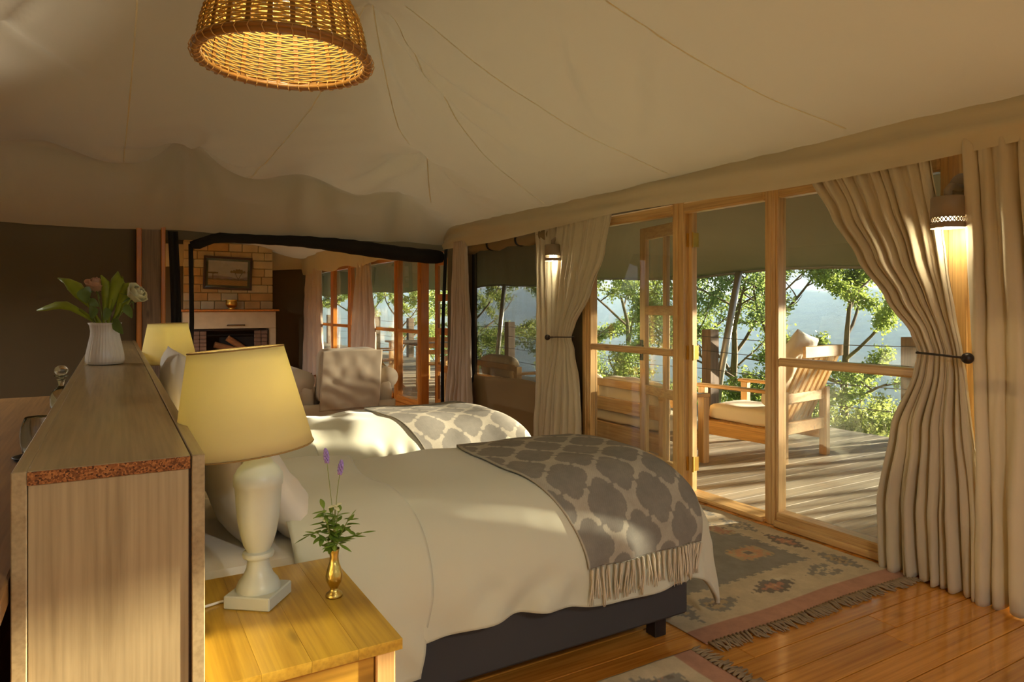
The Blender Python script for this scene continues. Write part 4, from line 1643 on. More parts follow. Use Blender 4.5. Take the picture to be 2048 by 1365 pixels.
for k in range(44):
    a = 2 * PI * k / 44
    b = MB()
    pts = []
    for j in range(9):
        f = 2 * PI * j / 8
        rr_, zz = r0 + 0.003 + 0.0155 * math.cos(f), 0.004 + 0.0150 * math.sin(f)
        aa = a + 0.035 * math.sin(f * 0.5)
        pts.append((PCX + rr_ * math.cos(aa), PCY + rr_ * math.sin(aa), PCZ + zz))
    b.tube(pts, 0.0014, 4)
    b.build('stitch', M['stitch'], pd)
b = MB()
b.lathe([(0.02, HB + 0.02), (0.085, HB + 0.014), (0.087, HB + 0.022), (0.02, HB + 0.03)], 32, (PCX, PCY, PCZ))
b.build('crown', M['rattan_rim'], pd, smooth=True)
MB().tube([(PCX, PCY, PCZ + 0.24), (PCX, PCY, PCZ + HB + 0.03)], 0.02, 12).build('bulb_holder', M['dark_metal'], pd, smooth=True)
MB().sphere((PCX, PCY, PCZ + 0.205), 0.035, 16, 12).build('bulb', M['bulb_warm'], pd, smooth=True)
MB().tube([(PCX, PCY, PCZ + HB + 0.02), (PCX, PCY, ceil_z(PCX, PCY) - 0.005)], 0.004, 8).build('cord', M['dark_metal'], pd, smooth=True)
ld = bpy.data.lights.new('pendant_light', 'POINT')
ld.energy = 7.0
ld.color = (1.0, 0.94, 0.66)
ld.shadow_soft_size = 0.04
lo = bpy.data.objects.new('pendant_light', ld)
col.objects.link(lo)
lo.parent = pd
lo.location = (0, 0, 0.15)



def fill_pendant(x, y, z, label, power):
    """unseen hanging lamp added as room fill, with a broad linen drum shade"""
    P = thing('fill_pendant_lamp', label, 'pendant lamp', (x, y, z), group='added linen fill pendants')
    b = MB()
    b.lathe([(0.24, 0.0), (0.235, 0.13), (0.23, 0.26)], 48, (x, y, z), cap=(False, False))
    b.build('shade', M['shade'], P, smooth=True, solid=0.002, recalc=False)
    b = MB()
    b.sphere((x, y, z + 0.13), 0.045, 16, 12)
    b.build('bulb', M['bulb_warm'], P, smooth=True)
    zt = ceil_z(x, y) if y < 7.5 else 2.62
    MB().tube([(x, y, z + 0.17), (x, y, zt - 0.03)], 0.006, 8).build('cord', M['dark_metal'], P, smooth=True)
    b = MB()
    for k in range(3):
        a = 2 * PI * k / 3
        b.tube([(x, y, z + 0.20), (x + 0.23 * math.cos(a), y + 0.23 * math.sin(a), z + 0.24)], 0.002, 5)
    b.build('shade_carrier', M['dark_metal'], P)
    l_ = bpy.data.lights.new('fill_pendant_light', 'POINT')
    l_.energy = power
    l_.color = (1.0, 0.98, 0.92)
    l_.shadow_soft_size = 0.05
    o_ = bpy.data.objects.new('fill_pendant_light', l_)
    col.objects.link(o_)
    o_.parent = P
    o_.location = (0, 0, 0.06)


fill_pendant(0.9, -0.9, 2.05, 'unseen linen drum pendant added as fill in the near part of the tent', 95.0)  # these three lamps are added out of view as fill light
fill_pendant(-1.6, 4.9, 1.72, 'unseen linen drum pendant added as fill over the end of the vanity behind the partition', 90.0)
fill_pendant(-0.8, 10.6, 1.95, 'unseen linen drum pendant added as fill over the lounge', 300.0)

# ------------------------------------------------------------------ wall sconces


def sconce(y, z, label, power, s=1.0, xp=GX - 0.05):
    S = thing('wall_lamp', label, 'wall lamp', (xp, y, z), group='taupe wall lamps')
    xc = xp - 0.13 * s
    Mx = Matrix.Rotation(-PI / 2, 3, 'Y')
    b = MB()
    b.lathe([(0.055 * s, 0.0), (0.055 * s, 0.014), (0.050 * s, 0.018)], 32, (xp, y, z + 0.185 * s), Mx)
    b.build('backplate', M['sconce'], S, smooth=True, autosmooth=40)
    b = MB()
    b.tube([(xp, y, z + 0.17 * s), (xc + 0.03, y, z + 0.17 * s), (xc, y, z + 0.15 * s), (xc, y, z + 0.10 * s)], 0.018 * s, 12)
    b.build('arm', M['sconce'], S, smooth=True)
    b = MB()
    b.lathe([(0.02 * s, 0.118 * s), (0.066 * s, 0.116 * s), (0.070 * s, 0.110 * s), (0.070 * s, 0.022 * s)], 40, (xc, y, z), cap=(True, False))
    sh = b.build('shade', M['sconce'], S, smooth=True, solid=0.003, recalc=False, autosmooth=40)
    b = MB()
    b.lathe([(0.064 * s, 0.112 * s), (0.067 * s, 0.022 * s)], 40, (xc, y, z), cap=(True, False))
    b.build('lining', M['sconce_in'], sh, smooth=True, recalc=False)
    b = MB()
    n_ = 26
    for k in range(n_):
        a0, a1 = 2 * PI * k / n_, 2 * PI * (k + 1) / n_
        for (za, zb) in ((-0.006, 0.020), (0.020, -0.006)):
            pts = [(xc + 0.0695 * s * math.cos(lerp(a0, a1, f)), y + 0.0695 * s * math.sin(lerp(a0, a1, f)), z + lerp(za, zb, f) * s) for f in (0, 0.5, 1)]
            b.tube(pts, 0.0028 * s, 5)
    for zz, rr in ((0.021, 0.0032), (0.0075, 0.0018), (-0.007, 0.0045)):
        ring = [(xc + 0.0695 * s * math.cos(2 * PI * i / 48), y + 0.0695 * s * math.sin(2 * PI * i / 48), z + zz * s) for i in range(49)]
        b.tube(ring, rr * s, 6, cap=False)
    b.lathe([(0.0715 * s, -0.030 * s), (0.0715 * s, -0.007 * s)], 40, (xc, y, z), cap=(False, False))
    b.build('pierced_band', M['sconce'], sh, smooth=True)
    b = MB()
    b.lathe([(0.012 * s, 0.085 * s), (0.016 * s, 0.06 * s), (0.030 * s, 0.02 * s), (0.033 * s, -0.004 * s), (0.026 * s, -0.02 * s), (0.004, -0.027 * s)], 20, (xc, y, z))
    b.build('bulb', M['bulb_white'], S, smooth=True)
    l_ = bpy.data.lights.new('sconce_light', 'POINT')
    l_.energy = power
    l_.color = (1.0, 0.87, 0.58)
    l_.shadow_soft_size = 0.025
    o_ = bpy.data.objects.new('sconce_light', l_)
    col.objects.link(o_)
    o_.parent = S
    o_.location = (-0.13 * s, 0, -0.055 * s)
    return S


sconce(1.745, 1.75, 'lit taupe wall lamp between the large tied and straight curtains', 5.0)
sconce(5.10, 1.79, 'smaller looking wall lamp half hidden by the narrow tied curtain', 4.0)

# ------------------------------------------------------------------ flowers


def ribbon(b, path, widths, side, cup=0.0, n=6, twist=0.0):
    """leaf or petal surface along a path; side = direction across"""
    path = [Vector(p) for p in path]
    side = Vector(side)
    rows = []
    for i, p in enumerate(path):
        t_ = (path[min(i + 1, len(path) - 1)] - path[max(i - 1, 0)]).normalized()
        s_ = (side - t_ * side.dot(t_))
        s_.normalize()
        nn = t_.cross(s_)
        if twist:
            q = Matrix.Rotation(twist * i / len(path), 3, t_)
            s_, nn = q @ s_, q @ nn
        row = []
        for k in range(n + 1):
            f = k / n * 2 - 1
            row.append(p + s_ * (widths[i] * f) + nn * (cup * widths[i] * (f * f)))
        rows.append(row)
    vs = [q for r_ in rows for q in r_]
    fs = []
    for i in range(len(rows) - 1):
        for k in range(n):
            a = i * (n + 1) + k
            fs.append((a, a + 1, a + n + 2, a + n + 1))
    b.add(vs, fs)


VX, VY, VZ = -0.040, 3.79, PH + 0.0003
b = MB()
prof = [(0.064, 0.0), (0.078, 0.004), (0.081, 0.02), (0.078, 0.05), (0.068, 0.10), (0.060, 0.14), (0.059, 0.16), (0.063, 0.185), (0.070, 0.198), (0.066, 0.196), (0.056, 0.165), (0.056, 0.13)]
b.lathe(prof, 144, (VX, VY, VZ), flute=lambda a, z: 0.028 * abs(math.sin(18 * a)) * min(1, max(0, z - 0.004) * 40))
vs_ = b.build('flower_vase', M['vase'], None, smooth=True)
tag(vs_, 'ribbed white ceramic vase with lilies standing on the partition', 'vase')
CAM_R = Vector((math.cos(R(30.2)), -math.sin(R(30.2)), 0))       # screen right at the vase, used as a plain direction in the room
TOP = Vector((VX, VY, VZ + 0.19))


def vp(r, z, d=0.0):
    """a point beside the vase mouth: r to the glass side, z up from the mouth, d towards the back"""
    return TOP + CAM_R * r + Vector((0, 0, z)) + Vector((CAM_R.y * -d, CAM_R.x * d, 0))


def lily(label, stem_pts, spathe, widths, side, cup):
    L = thing('calla_lily', label, 'flower', tuple(TOP - Vector((0, 0, 0.15))), group='green calla lilies in the ribbed vase')
    b = MB()
    b.tube(stem_pts, [0.007] * (len(stem_pts) - 1) + [0.008], 8)
    b.build('stem', M['lily_green'], L, smooth=True)
    b = MB()
    ribbon(b, spathe, widths, side, cup, 8)
    b.build('spathe', M['lily_green'], L, smooth=True, solid=0.0015)


base = TOP + Vector((0, 0, -0.12))
bz = (0, 0, 1)
lily('long green calla lily arching out low over the vanity side', [base, vp(-0.02, 0.0), vp(-0.07, 0.035), vp(-0.12, 0.07)],
     [vp(-0.05, 0.015), vp(-0.09, 0.045), vp(-0.14, 0.085), vp(-0.19, 0.108), vp(-0.24, 0.105), vp(-0.29, 0.085), vp(-0.325, 0.068)],
     [0.008, 0.014, 0.026, 0.036, 0.034, 0.022, 0.004], (0.2, 0.9, 0.35), 0.7)
lily('calla lily leaning back with a pointed tip, above the arching one', [base, vp(-0.02, 0.0), vp(-0.06, 0.07), vp(-0.09, 0.13)],
     [vp(-0.05, 0.07), vp(-0.075, 0.105), vp(-0.105, 0.15), vp(-0.14, 0.195), vp(-0.18, 0.215), vp(-0.225, 0.222)],
     [0.008, 0.018, 0.034, 0.038, 0.022, 0.003], (0.55, 0.6, 0.5), 0.6)
lily('upright calla lily with broad folded blade in the middle', [base, vp(0.015, 0.0), vp(0.02, 0.06), vp(0.03, 0.12)],
     [vp(0.02, 0.06), vp(0.025, 0.11), vp(0.035, 0.16), vp(0.05, 0.205), vp(0.065, 0.232), vp(0.085, 0.225)],
     [0.010, 0.020, 0.034, 0.038, 0.028, 0.006], CAM_R, 0.7)
lily('slim upright calla lily next to the folded one', [base, vp(-0.005, 0.0), vp(-0.005, 0.07), vp(0.0, 0.13)],
     [vp(-0.005, 0.05), vp(-0.004, 0.10), vp(-0.004, 0.15), vp(-0.008, 0.20), vp(-0.02, 0.235)],
     [0.009, 0.016, 0.024, 0.020, 0.003], CAM_R, 0.8)
lily('calla lily blade behind the cream rose', [base, vp(0.03, 0.0), vp(0.06, 0.06), vp(0.075, 0.10)],
     [vp(0.05, 0.04), vp(0.07, 0.09), vp(0.085, 0.14), vp(0.10, 0.18), vp(0.13, 0.196)],
     [0.010, 0.026, 0.036, 0.026, 0.004], CAM_R, 0.6)


def rose(label, c, r, m, stem_pts, seed, droop=(0, 0, 1)):
    rr = random.Random(seed)
    L = thing('rose', label, 'flower', tuple(TOP - Vector((0, 0, 0.15))), group='roses in the ribbed vase')
    b = MB()
    b.tube(stem_pts, 0.003, 6)
    b.build('stem', M['stem'], L, smooth=True)
    ax = Vector(droop).normalized()
    q = ax.to_track_quat('Z', 'Y').to_matrix()
    c = Vector(c)
    for k in range(15):
        lvl = k // 5
        a0 = 2 * PI * (k / 5.0) + lvl * 0.6
        rad = r * (0.45 + 0.28 * lvl)
        wide = 0.75
        b = MB()

        def fn(u, v):
            a = a0 + (u - 0.5) * 2 * wide
            e_ = -0.9 + v * (1.7 - 0.25 * lvl)
            op = 1 + 0.35 * lvl * max(0, v - 0.6)
            p = Vector((math.cos(a) * math.cos(e_) * rad * op, math.sin(a) * math.cos(e_) * rad * op, math.sin(e_) * r * (1.05 - 0.12 * lvl)))
            p *= 1 + 0.10 * nz(u * 3 + k, v * 3, seed)
            p.z -= 0.15 * r * abs(u - 0.5) * 2
            return c + q @ p
        b.grid(fn, 6, 6)
        b.build('petal', m, L, smooth=True, solid=0.0008)
    for k in range(4):
        a = k * PI / 2 + 0.3
        b = MB()
        d = q @ Vector((math.cos(a), math.sin(a), -0.6))
        ribbon(b, [c - ax * r * 0.7, c - ax * r * 0.8 + d * r * 0.5, c - ax * r * 0.9 + d * r * 1.1], [0.004, 0.006, 0.001], ax.cross(d), 0.3, 2)
        b.build('sepal', M['rose_leaf'], L, smooth=True)


rose('dusty pink rose at the top of the lily bouquet', vp(-0.055, 0.195, 0.02), 0.040, M['petal_pink'], [base, vp(-0.03, 0.05, 0.02), vp(-0.05, 0.16, 0.02)], 4, (0.1, -0.4, 1))
rose('cream white rose leaning out beside the corner post', vp(0.160, 0.150, -0.01), 0.044, M['petal_white'], [base, vp(0.05, 0.02), vp(0.10, 0.075), vp(0.145, 0.125)], 9, (0.7, -0.5, 0.6))


def foliage(name, label, spots, m, group):
    for i, (pts, w, side) in enumerate(spots):
        L = thing(name, label[i] if isinstance(label, list) else label, 'leaf stem', tuple(TOP - Vector((0, 0, 0.15))), group=group)
        b = MB()
        b.tube([base, Vector(pts[0])], 0.002, 6)
        b.build('stem', M['stem'], L)
        b = MB()
        n_ = 7
        P = [Vector(pts[0]).lerp(Vector(pts[1]), k / n_) + Vector((0, 0, 0.012 * math.sin(PI * k / n_))) for k in range(n_ + 1)]
        ribbon(b, P, [max(0.002, w * math.sin(PI * (0.08 + 0.92 * k / n_)) ** 0.7) for k in range(n_ + 1)], side, 0.25, 4)
        b.build('leaf', m, L, smooth=True)


foliage('rose_leaf_stem', ['round rose leaf drooping over the vase rim', 'rose leaf below the cream rose', 'dark rose leaf under the pink rose', 'rose leaf low among the lily stems', 'small rose leaf between the lilies', 'rose leaf tucked behind the vase mouth'],
        [
            ((vp(0.06, 0.015, -0.04), vp(0.115, -0.045, -0.05)), 0.030, CAM_R.cross(Vector((0, 0, 1))) * 0.3 + Vector((0.3, 0, 0.6))),
            ((vp(0.10, 0.085, -0.02), vp(0.145, 0.03, -0.03)), 0.020, Vector((0.3, 0.1, 0.8))),
            ((vp(-0.085, 0.17, -0.03), vp(-0.055, 0.10, -0.05)), 0.034, CAM_R),
            ((vp(0.03, 0.02, -0.05), vp(0.055, 0.075, -0.06)), 0.020, CAM_R),
            ((vp(-0.05, 0.10, -0.04), vp(0.0, 0.085, -0.05)), 0.020, Vector((0, 0, 1))),
            ((vp(-0.045, 0.03, -0.03), vp(-0.02, 0.085, -0.05)), 0.022, CAM_R)],
        M['rose_leaf'], 'rose leaves in the ribbed vase')

# brass bud vase
BX, BY, BZ = 0.478, 1.712, NZ + 0.0003
b = MB()
b.lathe([(0.020, 0), (0.021, 0.003), (0.020, 0.008), (0.012, 0.014), (0.010, 0.022), (0.014, 0.030), (0.020, 0.042), (0.0215, 0.052), (0.019, 0.065), (0.0125, 0.085), (0.0105, 0.100), (0.0125, 0.116), (0.0135, 0.121), (0.0115, 0.119), (0.009, 0.10)], 36, (BX, BY, BZ))
tag(b.build('bud_vase', M['brass'], None, smooth=True), 'small engraved brass bud vase on the nightstand edge', 'vase')
BT = Vector((BX, BY, BZ + 0.115))


def bp(r, z, d=0.0):
    return BT + CAM_R * r + Vector((0, 0, z)) + Vector((CAM_R.y * -d, CAM_R.x * d, 0))


def sprig(label, pts, leaves, seed):
    rr = random.Random(seed)
    L = thing('leafy_sprig', label, 'sprig', tuple(BT - Vector((0, 0, 0.08))), group='sprigs in the brass vase')
    pts = [Vector(p) for p in pts]
    b = MB()
    b.tube([BT - Vector((0, 0, 0.08))] + pts, 0.0013, 5)
    b.build('stem', M['stem'], L)
    leaves = int(leaves * 1.6)
    for k in range(leaves):
        f = 0.2 + 0.8 * k / max(1, leaves - 1)
        i = min(int(f * (len(pts) - 1)), len(pts) - 2)
        p = pts[i].lerp(pts[i + 1], f * (len(pts) - 1) - i)
        a = rr.uniform(0, 2 * PI)
        if k == leaves - 1:
            d = (pts[-1] - pts[-2]).normalized()
        else:
            d = (CAM_R * math.cos(a) + Vector((CAM_R.y * -1, CAM_R.x, 0)) * math.sin(a) + Vector((0, 0, rr.uniform(-0.1, 0.6)))).normalized()
        ln = rr.uniform(0.028, 0.044)
        P = [p + d * ln * j / 5 + Vector((0, 0, -0.010 * (j / 5) ** 2)) for j in range(6)]
        b = MB()
        ribbon(b, P, [0.0006, 0.0045, 0.0065, 0.0060, 0.0038, 0.0004], d.cross(Vector((0, 0, 1))) if abs(d.z) < 0.9 else CAM_R, 0.35, 2)
        b.build('leaf', M['sprig_leaf'], L, smooth=True)


sprig('sprig spreading low to the lamp side of the brass vase', [BT, bp(-0.02, 0.03), bp(-0.045, 0.045), bp(-0.06, 0.04)], 9, 1)
sprig('sprig with a long leaf reaching out over the bed', [BT, bp(0.015, 0.03), bp(0.045, 0.035), bp(0.070, 0.045)], 8, 2)
sprig('upright sprig at the middle of the brass vase', [BT, bp(0.0, 0.03), bp(0.004, 0.06), bp(0.01, 0.095)], 12, 3)
sprig('upright sprig with paired leaves behind the blossoms', [BT, bp(-0.008, 0.03, 0.01), bp(-0.016, 0.06, 0.01), bp(-0.012, 0.09, 0.01)], 12, 4)
sprig('sprig rising toward the bed with three high leaves', [BT, bp(0.012, 0.03), bp(0.026, 0.06), bp(0.040, 0.085)], 10, 5)
sprig('short sprig around the rim of the brass vase', [BT, bp(-0.005, 0.015, -0.015), bp(0.008, 0.03, -0.025), bp(0.02, 0.028, -0.03)], 9, 6)
sprig('green tufted sprig beside the white blossoms', [BT, bp(-0.012, 0.05), bp(-0.022, 0.09), bp(-0.026, 0.105)], 10, 7)


def blossom(label, c, s, seed):
    rr = random.Random(seed)
    L = thing('white_blossom', label, 'flower', tuple(BT - Vector((0, 0, 0.08))), group='white blossoms in the brass vase')
    c = Vector(c)
    MB().tube([BT - Vector((0, 0, 0.08)), BT, c - Vector((0, 0, 0.004))], 0.0011, 5).build('stem', M['stem'], L)
    for k in range(5):
        a = 2 * PI * k / 5 + rr.random()
        d = Vector((math.cos(a), math.sin(a), rr.uniform(-0.5, 0.5)))
        b = MB()
        ribbon(b, [c, c + d * s * 0.5 + Vector((0, 0, s * 0.2)), c + d * s], [0.002, s * 0.42, s * 0.2], d.cross(Vector((0, 0, 1))), 0.5, 3)
        b.build('petal', M['petal_white'], L, smooth=True)


blossom('white blossom at the top of the brass vase greenery', bp(0.002, 0.112), 0.017, 1)
blossom('white blossom lower on the lamp side of the greenery', bp(-0.019, 0.085, -0.01), 0.018, 2)


def lavender(label, pts, seed):
    L = thing('lavender', label, 'flower', tuple(BT - Vector((0, 0, 0.08))), group='lavender in the brass vase')
    pts = [Vector(p) for p in pts]
    MB().tube([BT - Vector((0, 0, 0.08))] + pts, 0.0009, 5).build('stem', M['stem'], L)
    rr = random.Random(seed)
    b = MB()
    d = (pts[-1] - pts[-2]).normalized()
    for k in range(34):
        f = k / 33
        a = k * 2.4
        r = 0.0055 * math.sin(PI * (0.15 + 0.8 * f)) ** 0.7
        p = pts[-1] + d * (0.034 * f) + Vector((math.cos(a), math.sin(a), 0)) * r
        b.sphere(p, 0.0026, 6, 4, (1, 1, 1.5))
    b.build('flower_head', M['lavender'], L, smooth=True)


lavender('taller lavender stalk in the brass vase', [BT, bp(-0.004, 0.10), bp(-0.012, 0.17), bp(-0.018, 0.222)], 1)
lavender('shorter lavender stalk in the brass vase', [BT, bp(0.004, 0.10), bp(0.008, 0.15), bp(0.014, 0.193)], 2)

# ------------------------------------------------------------------ lounge fireplace
FY = 14.25
fp = thing('fireplace', 'pale stone fireplace with brick hearth at the end of the lounge', 'fireplace', (2.0, FY, 0))
FX0, FX1 = 1.12, 2.74
cb = MB()
cb.span((FX0 + 0.02, FY + 0.02, 1.30), (FX1 - 0.02, YF - 0.03, 2.62))
breast = cb.build('chimney_breast', M['mortar'], fp)
rr = random.Random(21)
zz = 1.30
row = 0
while zz < 2.58:
    xx = FX0 - (0.0 if row % 2 else 0.0)
    first = True
    while xx < FX1 - 0.02:
        w = rr.choice([0.30, 0.38, 0.24]) if not (first and row % 2) else 0.18
        first = False
        x2 = min(FX1, xx + w)
        if FX1 - x2 < 0.1:
            x2 = FX1
        m = rr.choice([M['stone_a'], M['stone_b'], M['stone_b'], M['stone_c'], M['stone_c']])
        piece('stone', (x2 - xx - 0.010, 0.06, 0.15), ((xx + x2) / 2, FY + 0.01 + rr.uniform(-0.006, 0.006), zz + 0.08), m, breast, 0.008)
        xx = x2
    zz += 0.16
    row += 1
MB().span((FX0 - 0.06, FY - 0.30, 1.262), (FX1 + 0.07, FY + 0.06, 1.298), 0.006).build('mantel_shelf', M['orange_z'], fp)
MB().span((FX0 - 0.02, FY - 0.22, 0.93), (FX1 + 0.02, FY + 0.05, 1.26), 0.008).build('lintel', M['stone_b'], fp)
for s0, s1 in ((FX0 - 0.02, FX0 + 0.12), (FX1 - 0.12, FX1 + 0.02)):
    MB().span((s0, FY - 0.22, 0), (s1, FY + 0.05, 0.928), 0.006).build('side_pier', M['stone_b'], fp)
fb = MB()
fb.span((FX0 + 0.12, FY + 0.20, 0), (FX1 - 0.12, FY + 0.26, 0.93))
fb.span((FX0 + 0.12, FY - 0.2, 0), (FX1 - 0.12, FY + 0.24, 0.22))
hearth = fb.build('fire_box', M['soot'], fp)
for side in (0, 1):
    for k in range(9):
        for j in range(2):
            w = 0.13 if (k + j) % 2 else 0.10
            x_ = (FX0 + 0.14 + j * 0.12) if side == 0 else (FX1 - 0.14 - j * 0.12 - 0.12)
            piece('brick', (0.112, 0.10, 0.068), (x_ + 0.06, FY - 0.17 + rr.uniform(-0.004, 0.004), 0.26 + k * 0.074), M['brick'], hearth, 0.006)
fr = MB()
for a, c in (((FX0 + 0.13, FY - 0.235, 0.905), (FX1 - 0.13, FY - 0.235, 0.905)), ((FX0 + 0.13, FY - 0.235, 0.23), (FX0 + 0.13, FY - 0.235, 0.905)), ((FX1 - 0.13, FY - 0.235, 0.23), (FX1 - 0.13, FY - 0.235, 0.905))):
    fr.bar(a, c, 0.018, 0.018)
fr.build('hearth_frame', M['dark_metal'], fp)
MB().tube([(1.86, FY - 0.23, 0.99), (1.86, FY - 0.28, 1.00), (2.17, FY - 0.28, 1.00), (2.17, FY - 0.23, 0.99)], 0.010, 6).build('damper_handle', M['dark_metal'], fp, smooth=True)
for i, (x0_, z0_, x1_, z1_, r_) in enumerate(((1.62, 0.30, 2.35, 0.36, 0.07), (1.75, 0.42, 2.45, 0.34, 0.065), (1.66, 0.62, 2.22, 0.42, 0.06), (1.90, 0.74, 2.35, 0.40, 0.06))):
    b = MB()
    b.tube([(x0_, FY - 0.05 + 0.03 * i, z0_), ((x0_ + x1_) / 2, FY - 0.03 + 0.03 * i, (z0_ + z1_) / 2 + 0.01), (x1_, FY - 0.06 + 0.03 * i, z1_)], [r_, r_ * 1.05, r_ * 0.95], 9)
    o = b.build('firewood_log', M['log'], None)
    tag(o, ['bottom log lying flat in the fireplace', 'second log from the bottom in the fireplace', 'split log leaning in the fireplace', 'topmost log, steepest of those leaning in the fireplace'][i], 'log', 'logs in the fireplace')
b = MB()
b.lathe([(0.06, 0), (0.065, 0.01), (0.05, 0.03), (0.07, 0.045), (0.10, 0.075), (0.108, 0.11), (0.10, 0.15), (0.095, 0.165), (0.112, 0.185), (0.108, 0.187), (0.09, 0.165), (0.08, 0.10)], 28, (1.95, FY - 0.12, 1.299))
tag(b.build('brass_pot', M['hinge_brass'], None, smooth=True), 'round brass pot on the mantel shelf', 'pot')

# landscape picture above the mantel
pic = thing('framed_picture', 'dark framed landscape print with flat topped trees over the mantel', 'picture', (2.0, FY - 0.03, 1.67))
pc, pw, ph_ = Vector((1.90, FY - 0.045, 2.0)), 0.88, 0.64
Mt = ry(R(1.6))


def PW(x_, z_, dy=0.0):
    return pc + Mt @ Vector((x_, dy, z_))


for a, c in (((-pw / 2, ph_ / 2 - 0.02), (pw / 2, ph_ / 2 - 0.02)), ((-pw / 2, -ph_ / 2 + 0.02), (pw / 2, -ph_ / 2 + 0.02))):
    MB().bar(PW(*a), PW(*c), 0.03, 0.04, 0.004).build('frame_rail', M['frame_dark'], pic)
for a, c in (((-pw / 2 + 0.02, -ph_ / 2 + 0.04), (-pw / 2 + 0.02, ph_ / 2 - 0.04)), ((pw / 2 - 0.02, -ph_ / 2 + 0.04), (pw / 2 - 0.02, ph_ / 2 - 0.04))):
    MB().bar(PW(*a), PW(*c), 0.03, 0.04, 0.004, up=(1, 0, 0)).build('frame_stile', M['frame_dark'], pic)
MB().bar(PW(-pw / 2 + 0.03, 0, 0.004), PW(pw / 2 - 0.03, 0, 0.004), 0.004, ph_ - 0.06).build('mount', M['mat_green'], pic)
cols = []
SKYC, HILL, GR1, GR2, TRE = lin(196, 196, 200), lin(150, 140, 148), lin(176, 136, 78), lin(188, 152, 92), lin(86, 74, 48)


def scape(u, v):
    x_, y_ = u, v
    c = SKYC
    if y_ < 0.34 + 0.05 * math.sin(x_ * 7) + 0.05 * math.exp(-((x_ - 0.55) / 0.12) ** 2):
        c = HILL
    if y_ < 0.27 + 0.015 * math.sin(x_ * 31):
        c = lin(112, 96, 66)
    if y_ < 0.22:
        c = GR1 if math.sin(x_ * 37 + y_ * 80) > 0 else GR2

    def canopy(cx, cy, rx_, ry_):
        return ((x_ - cx) / rx_) ** 2 + ((y_ - cy) / ry_) ** 2 < 1 + 0.3 * math.sin(x_ * 90)
    if canopy(0.76, 0.56, 0.21, 0.085) and y_ > 0.52 or canopy(0.78, 0.58, 0.13, 0.10) and y_ > 0.5:
        c = lin(136, 112, 62)
    if abs(x_ - 0.76 - (y_ - 0.25) * 0.35) < 0.010 and 0.2 < y_ < 0.55 or abs(x_ - 0.76 + (y_ - 0.25) * 0.30) < 0.009 and 0.2 < y_ < 0.55:
        c = TRE
    if canopy(0.13, 0.50, 0.14, 0.035):
        c = lin(112, 100, 74)
    if abs(x_ - 0.12) < 0.008 and 0.22 < y_ < 0.5:
        c = TRE
    return c


def fnp(u, v):
    cols.append(scape(u, v))
    return PW(lerp(-0.355, 0.355, u), lerp(-0.235, 0.235, v), -0.002)


b = MB()
b.grid(fnp, 150, 100)
b.build('print', M['print'], pic, colors=cols, recalc=False)
MB().bar(PW(-pw / 2 + 0.035, 0, -0.008), PW(pw / 2 - 0.035, 0, -0.008), 0.002, ph_ - 0.07).build('glazing', M['glass'], pic)

# ------------------------------------------------------------------ veranda furniture
DZ = -0.020                       # top of the deck boards


def local(loc, rot):
    Mr = rz(rot)
    L = Vector(loc)

    def W(x_, y_, z_):
        return Mr @ Vector((x_, y_, z_)) + L
    return W, Mr


def deck_chair(loc, rot, label):
    W, Mr = local(loc, rot)
    c = thing('deck_chair', label, 'chair', loc, rot, group='deck chairs')
    wd, dp = 0.345, 0.42
    m = M['chair_pine']
    for s in (-1, 1):
        MB().box(W(dp, s * wd, 0.30), (0.075, 0.06, 0.60), 0.004, Mr).build('leg', M['pine_z'], c)
        MB().box(W(-dp, s * wd, 0.315), (0.075, 0.06, 0.63), 0.004, Mr).build('leg', M['pine_z'], c)
        MB().box(W(0.02, s * (wd + 0.005), 0.615), (0.94, 0.085, 0.030), 0.006, Mr).build('armrest', m, c)
        MB().box(W(0.0, s * (wd - 0.005), 0.215), (0.77, 0.035, 0.13), 0.004, Mr).build('side_rail', m, c)
    MB().box(W(dp, 0, 0.235), (0.035, 0.66, 0.15), 0.004, Mr).build('front_rail', m, c)
    MB().box(W(-dp, 0, 0.30), (0.035, 0.66, 0.10), 0.004, Mr).build('rear_rail', m, c)
    MB().box(W(-dp, 0, 0.565), (0.035, 0.66, 0.09), 0.004, Mr).build('rear_rail', m, c)
    for k in range(5):
        MB().box(W(-0.36 + k * 0.18, 0, 0.272), (0.09, 0.66, 0.018), 0.002, Mr).build('seat_slat', m, c)
    # reclined slatted back
    a, e_ = Vector((-0.30, 0, 0.33)), Vector((-0.60, 0, 0.98))
    for k in range(7):
        y_ = -0.27 + 0.09 * k
        MB().bar(W(a.x, y_, a.z), W(e_.x, y_, e_.z), 0.055, 0.020, 0.003, up=Mr @ Vector((1, 0, 0))).build('back_slat', M['pine_z'], c)
    MB().bar(W(e_.x, -0.315, e_.z), W(e_.x, 0.315, e_.z), 0.028, 0.10, 0.004).build('back_rail', m, c)
    MB().bar(W(a.x, -0.315, a.z + 0.03), W(a.x, 0.315, a.z + 0.03), 0.028, 0.09, 0.004).build('back_rail', m, c)
    return c


CH_L, CH_R = (5.31, 4.40, DZ), R(96.7)
deck_chair(CH_L, CH_R, 'slatted pine deck chair with cream cushions, beyond the open door')
W, Mr = local(CH_L, CH_R)


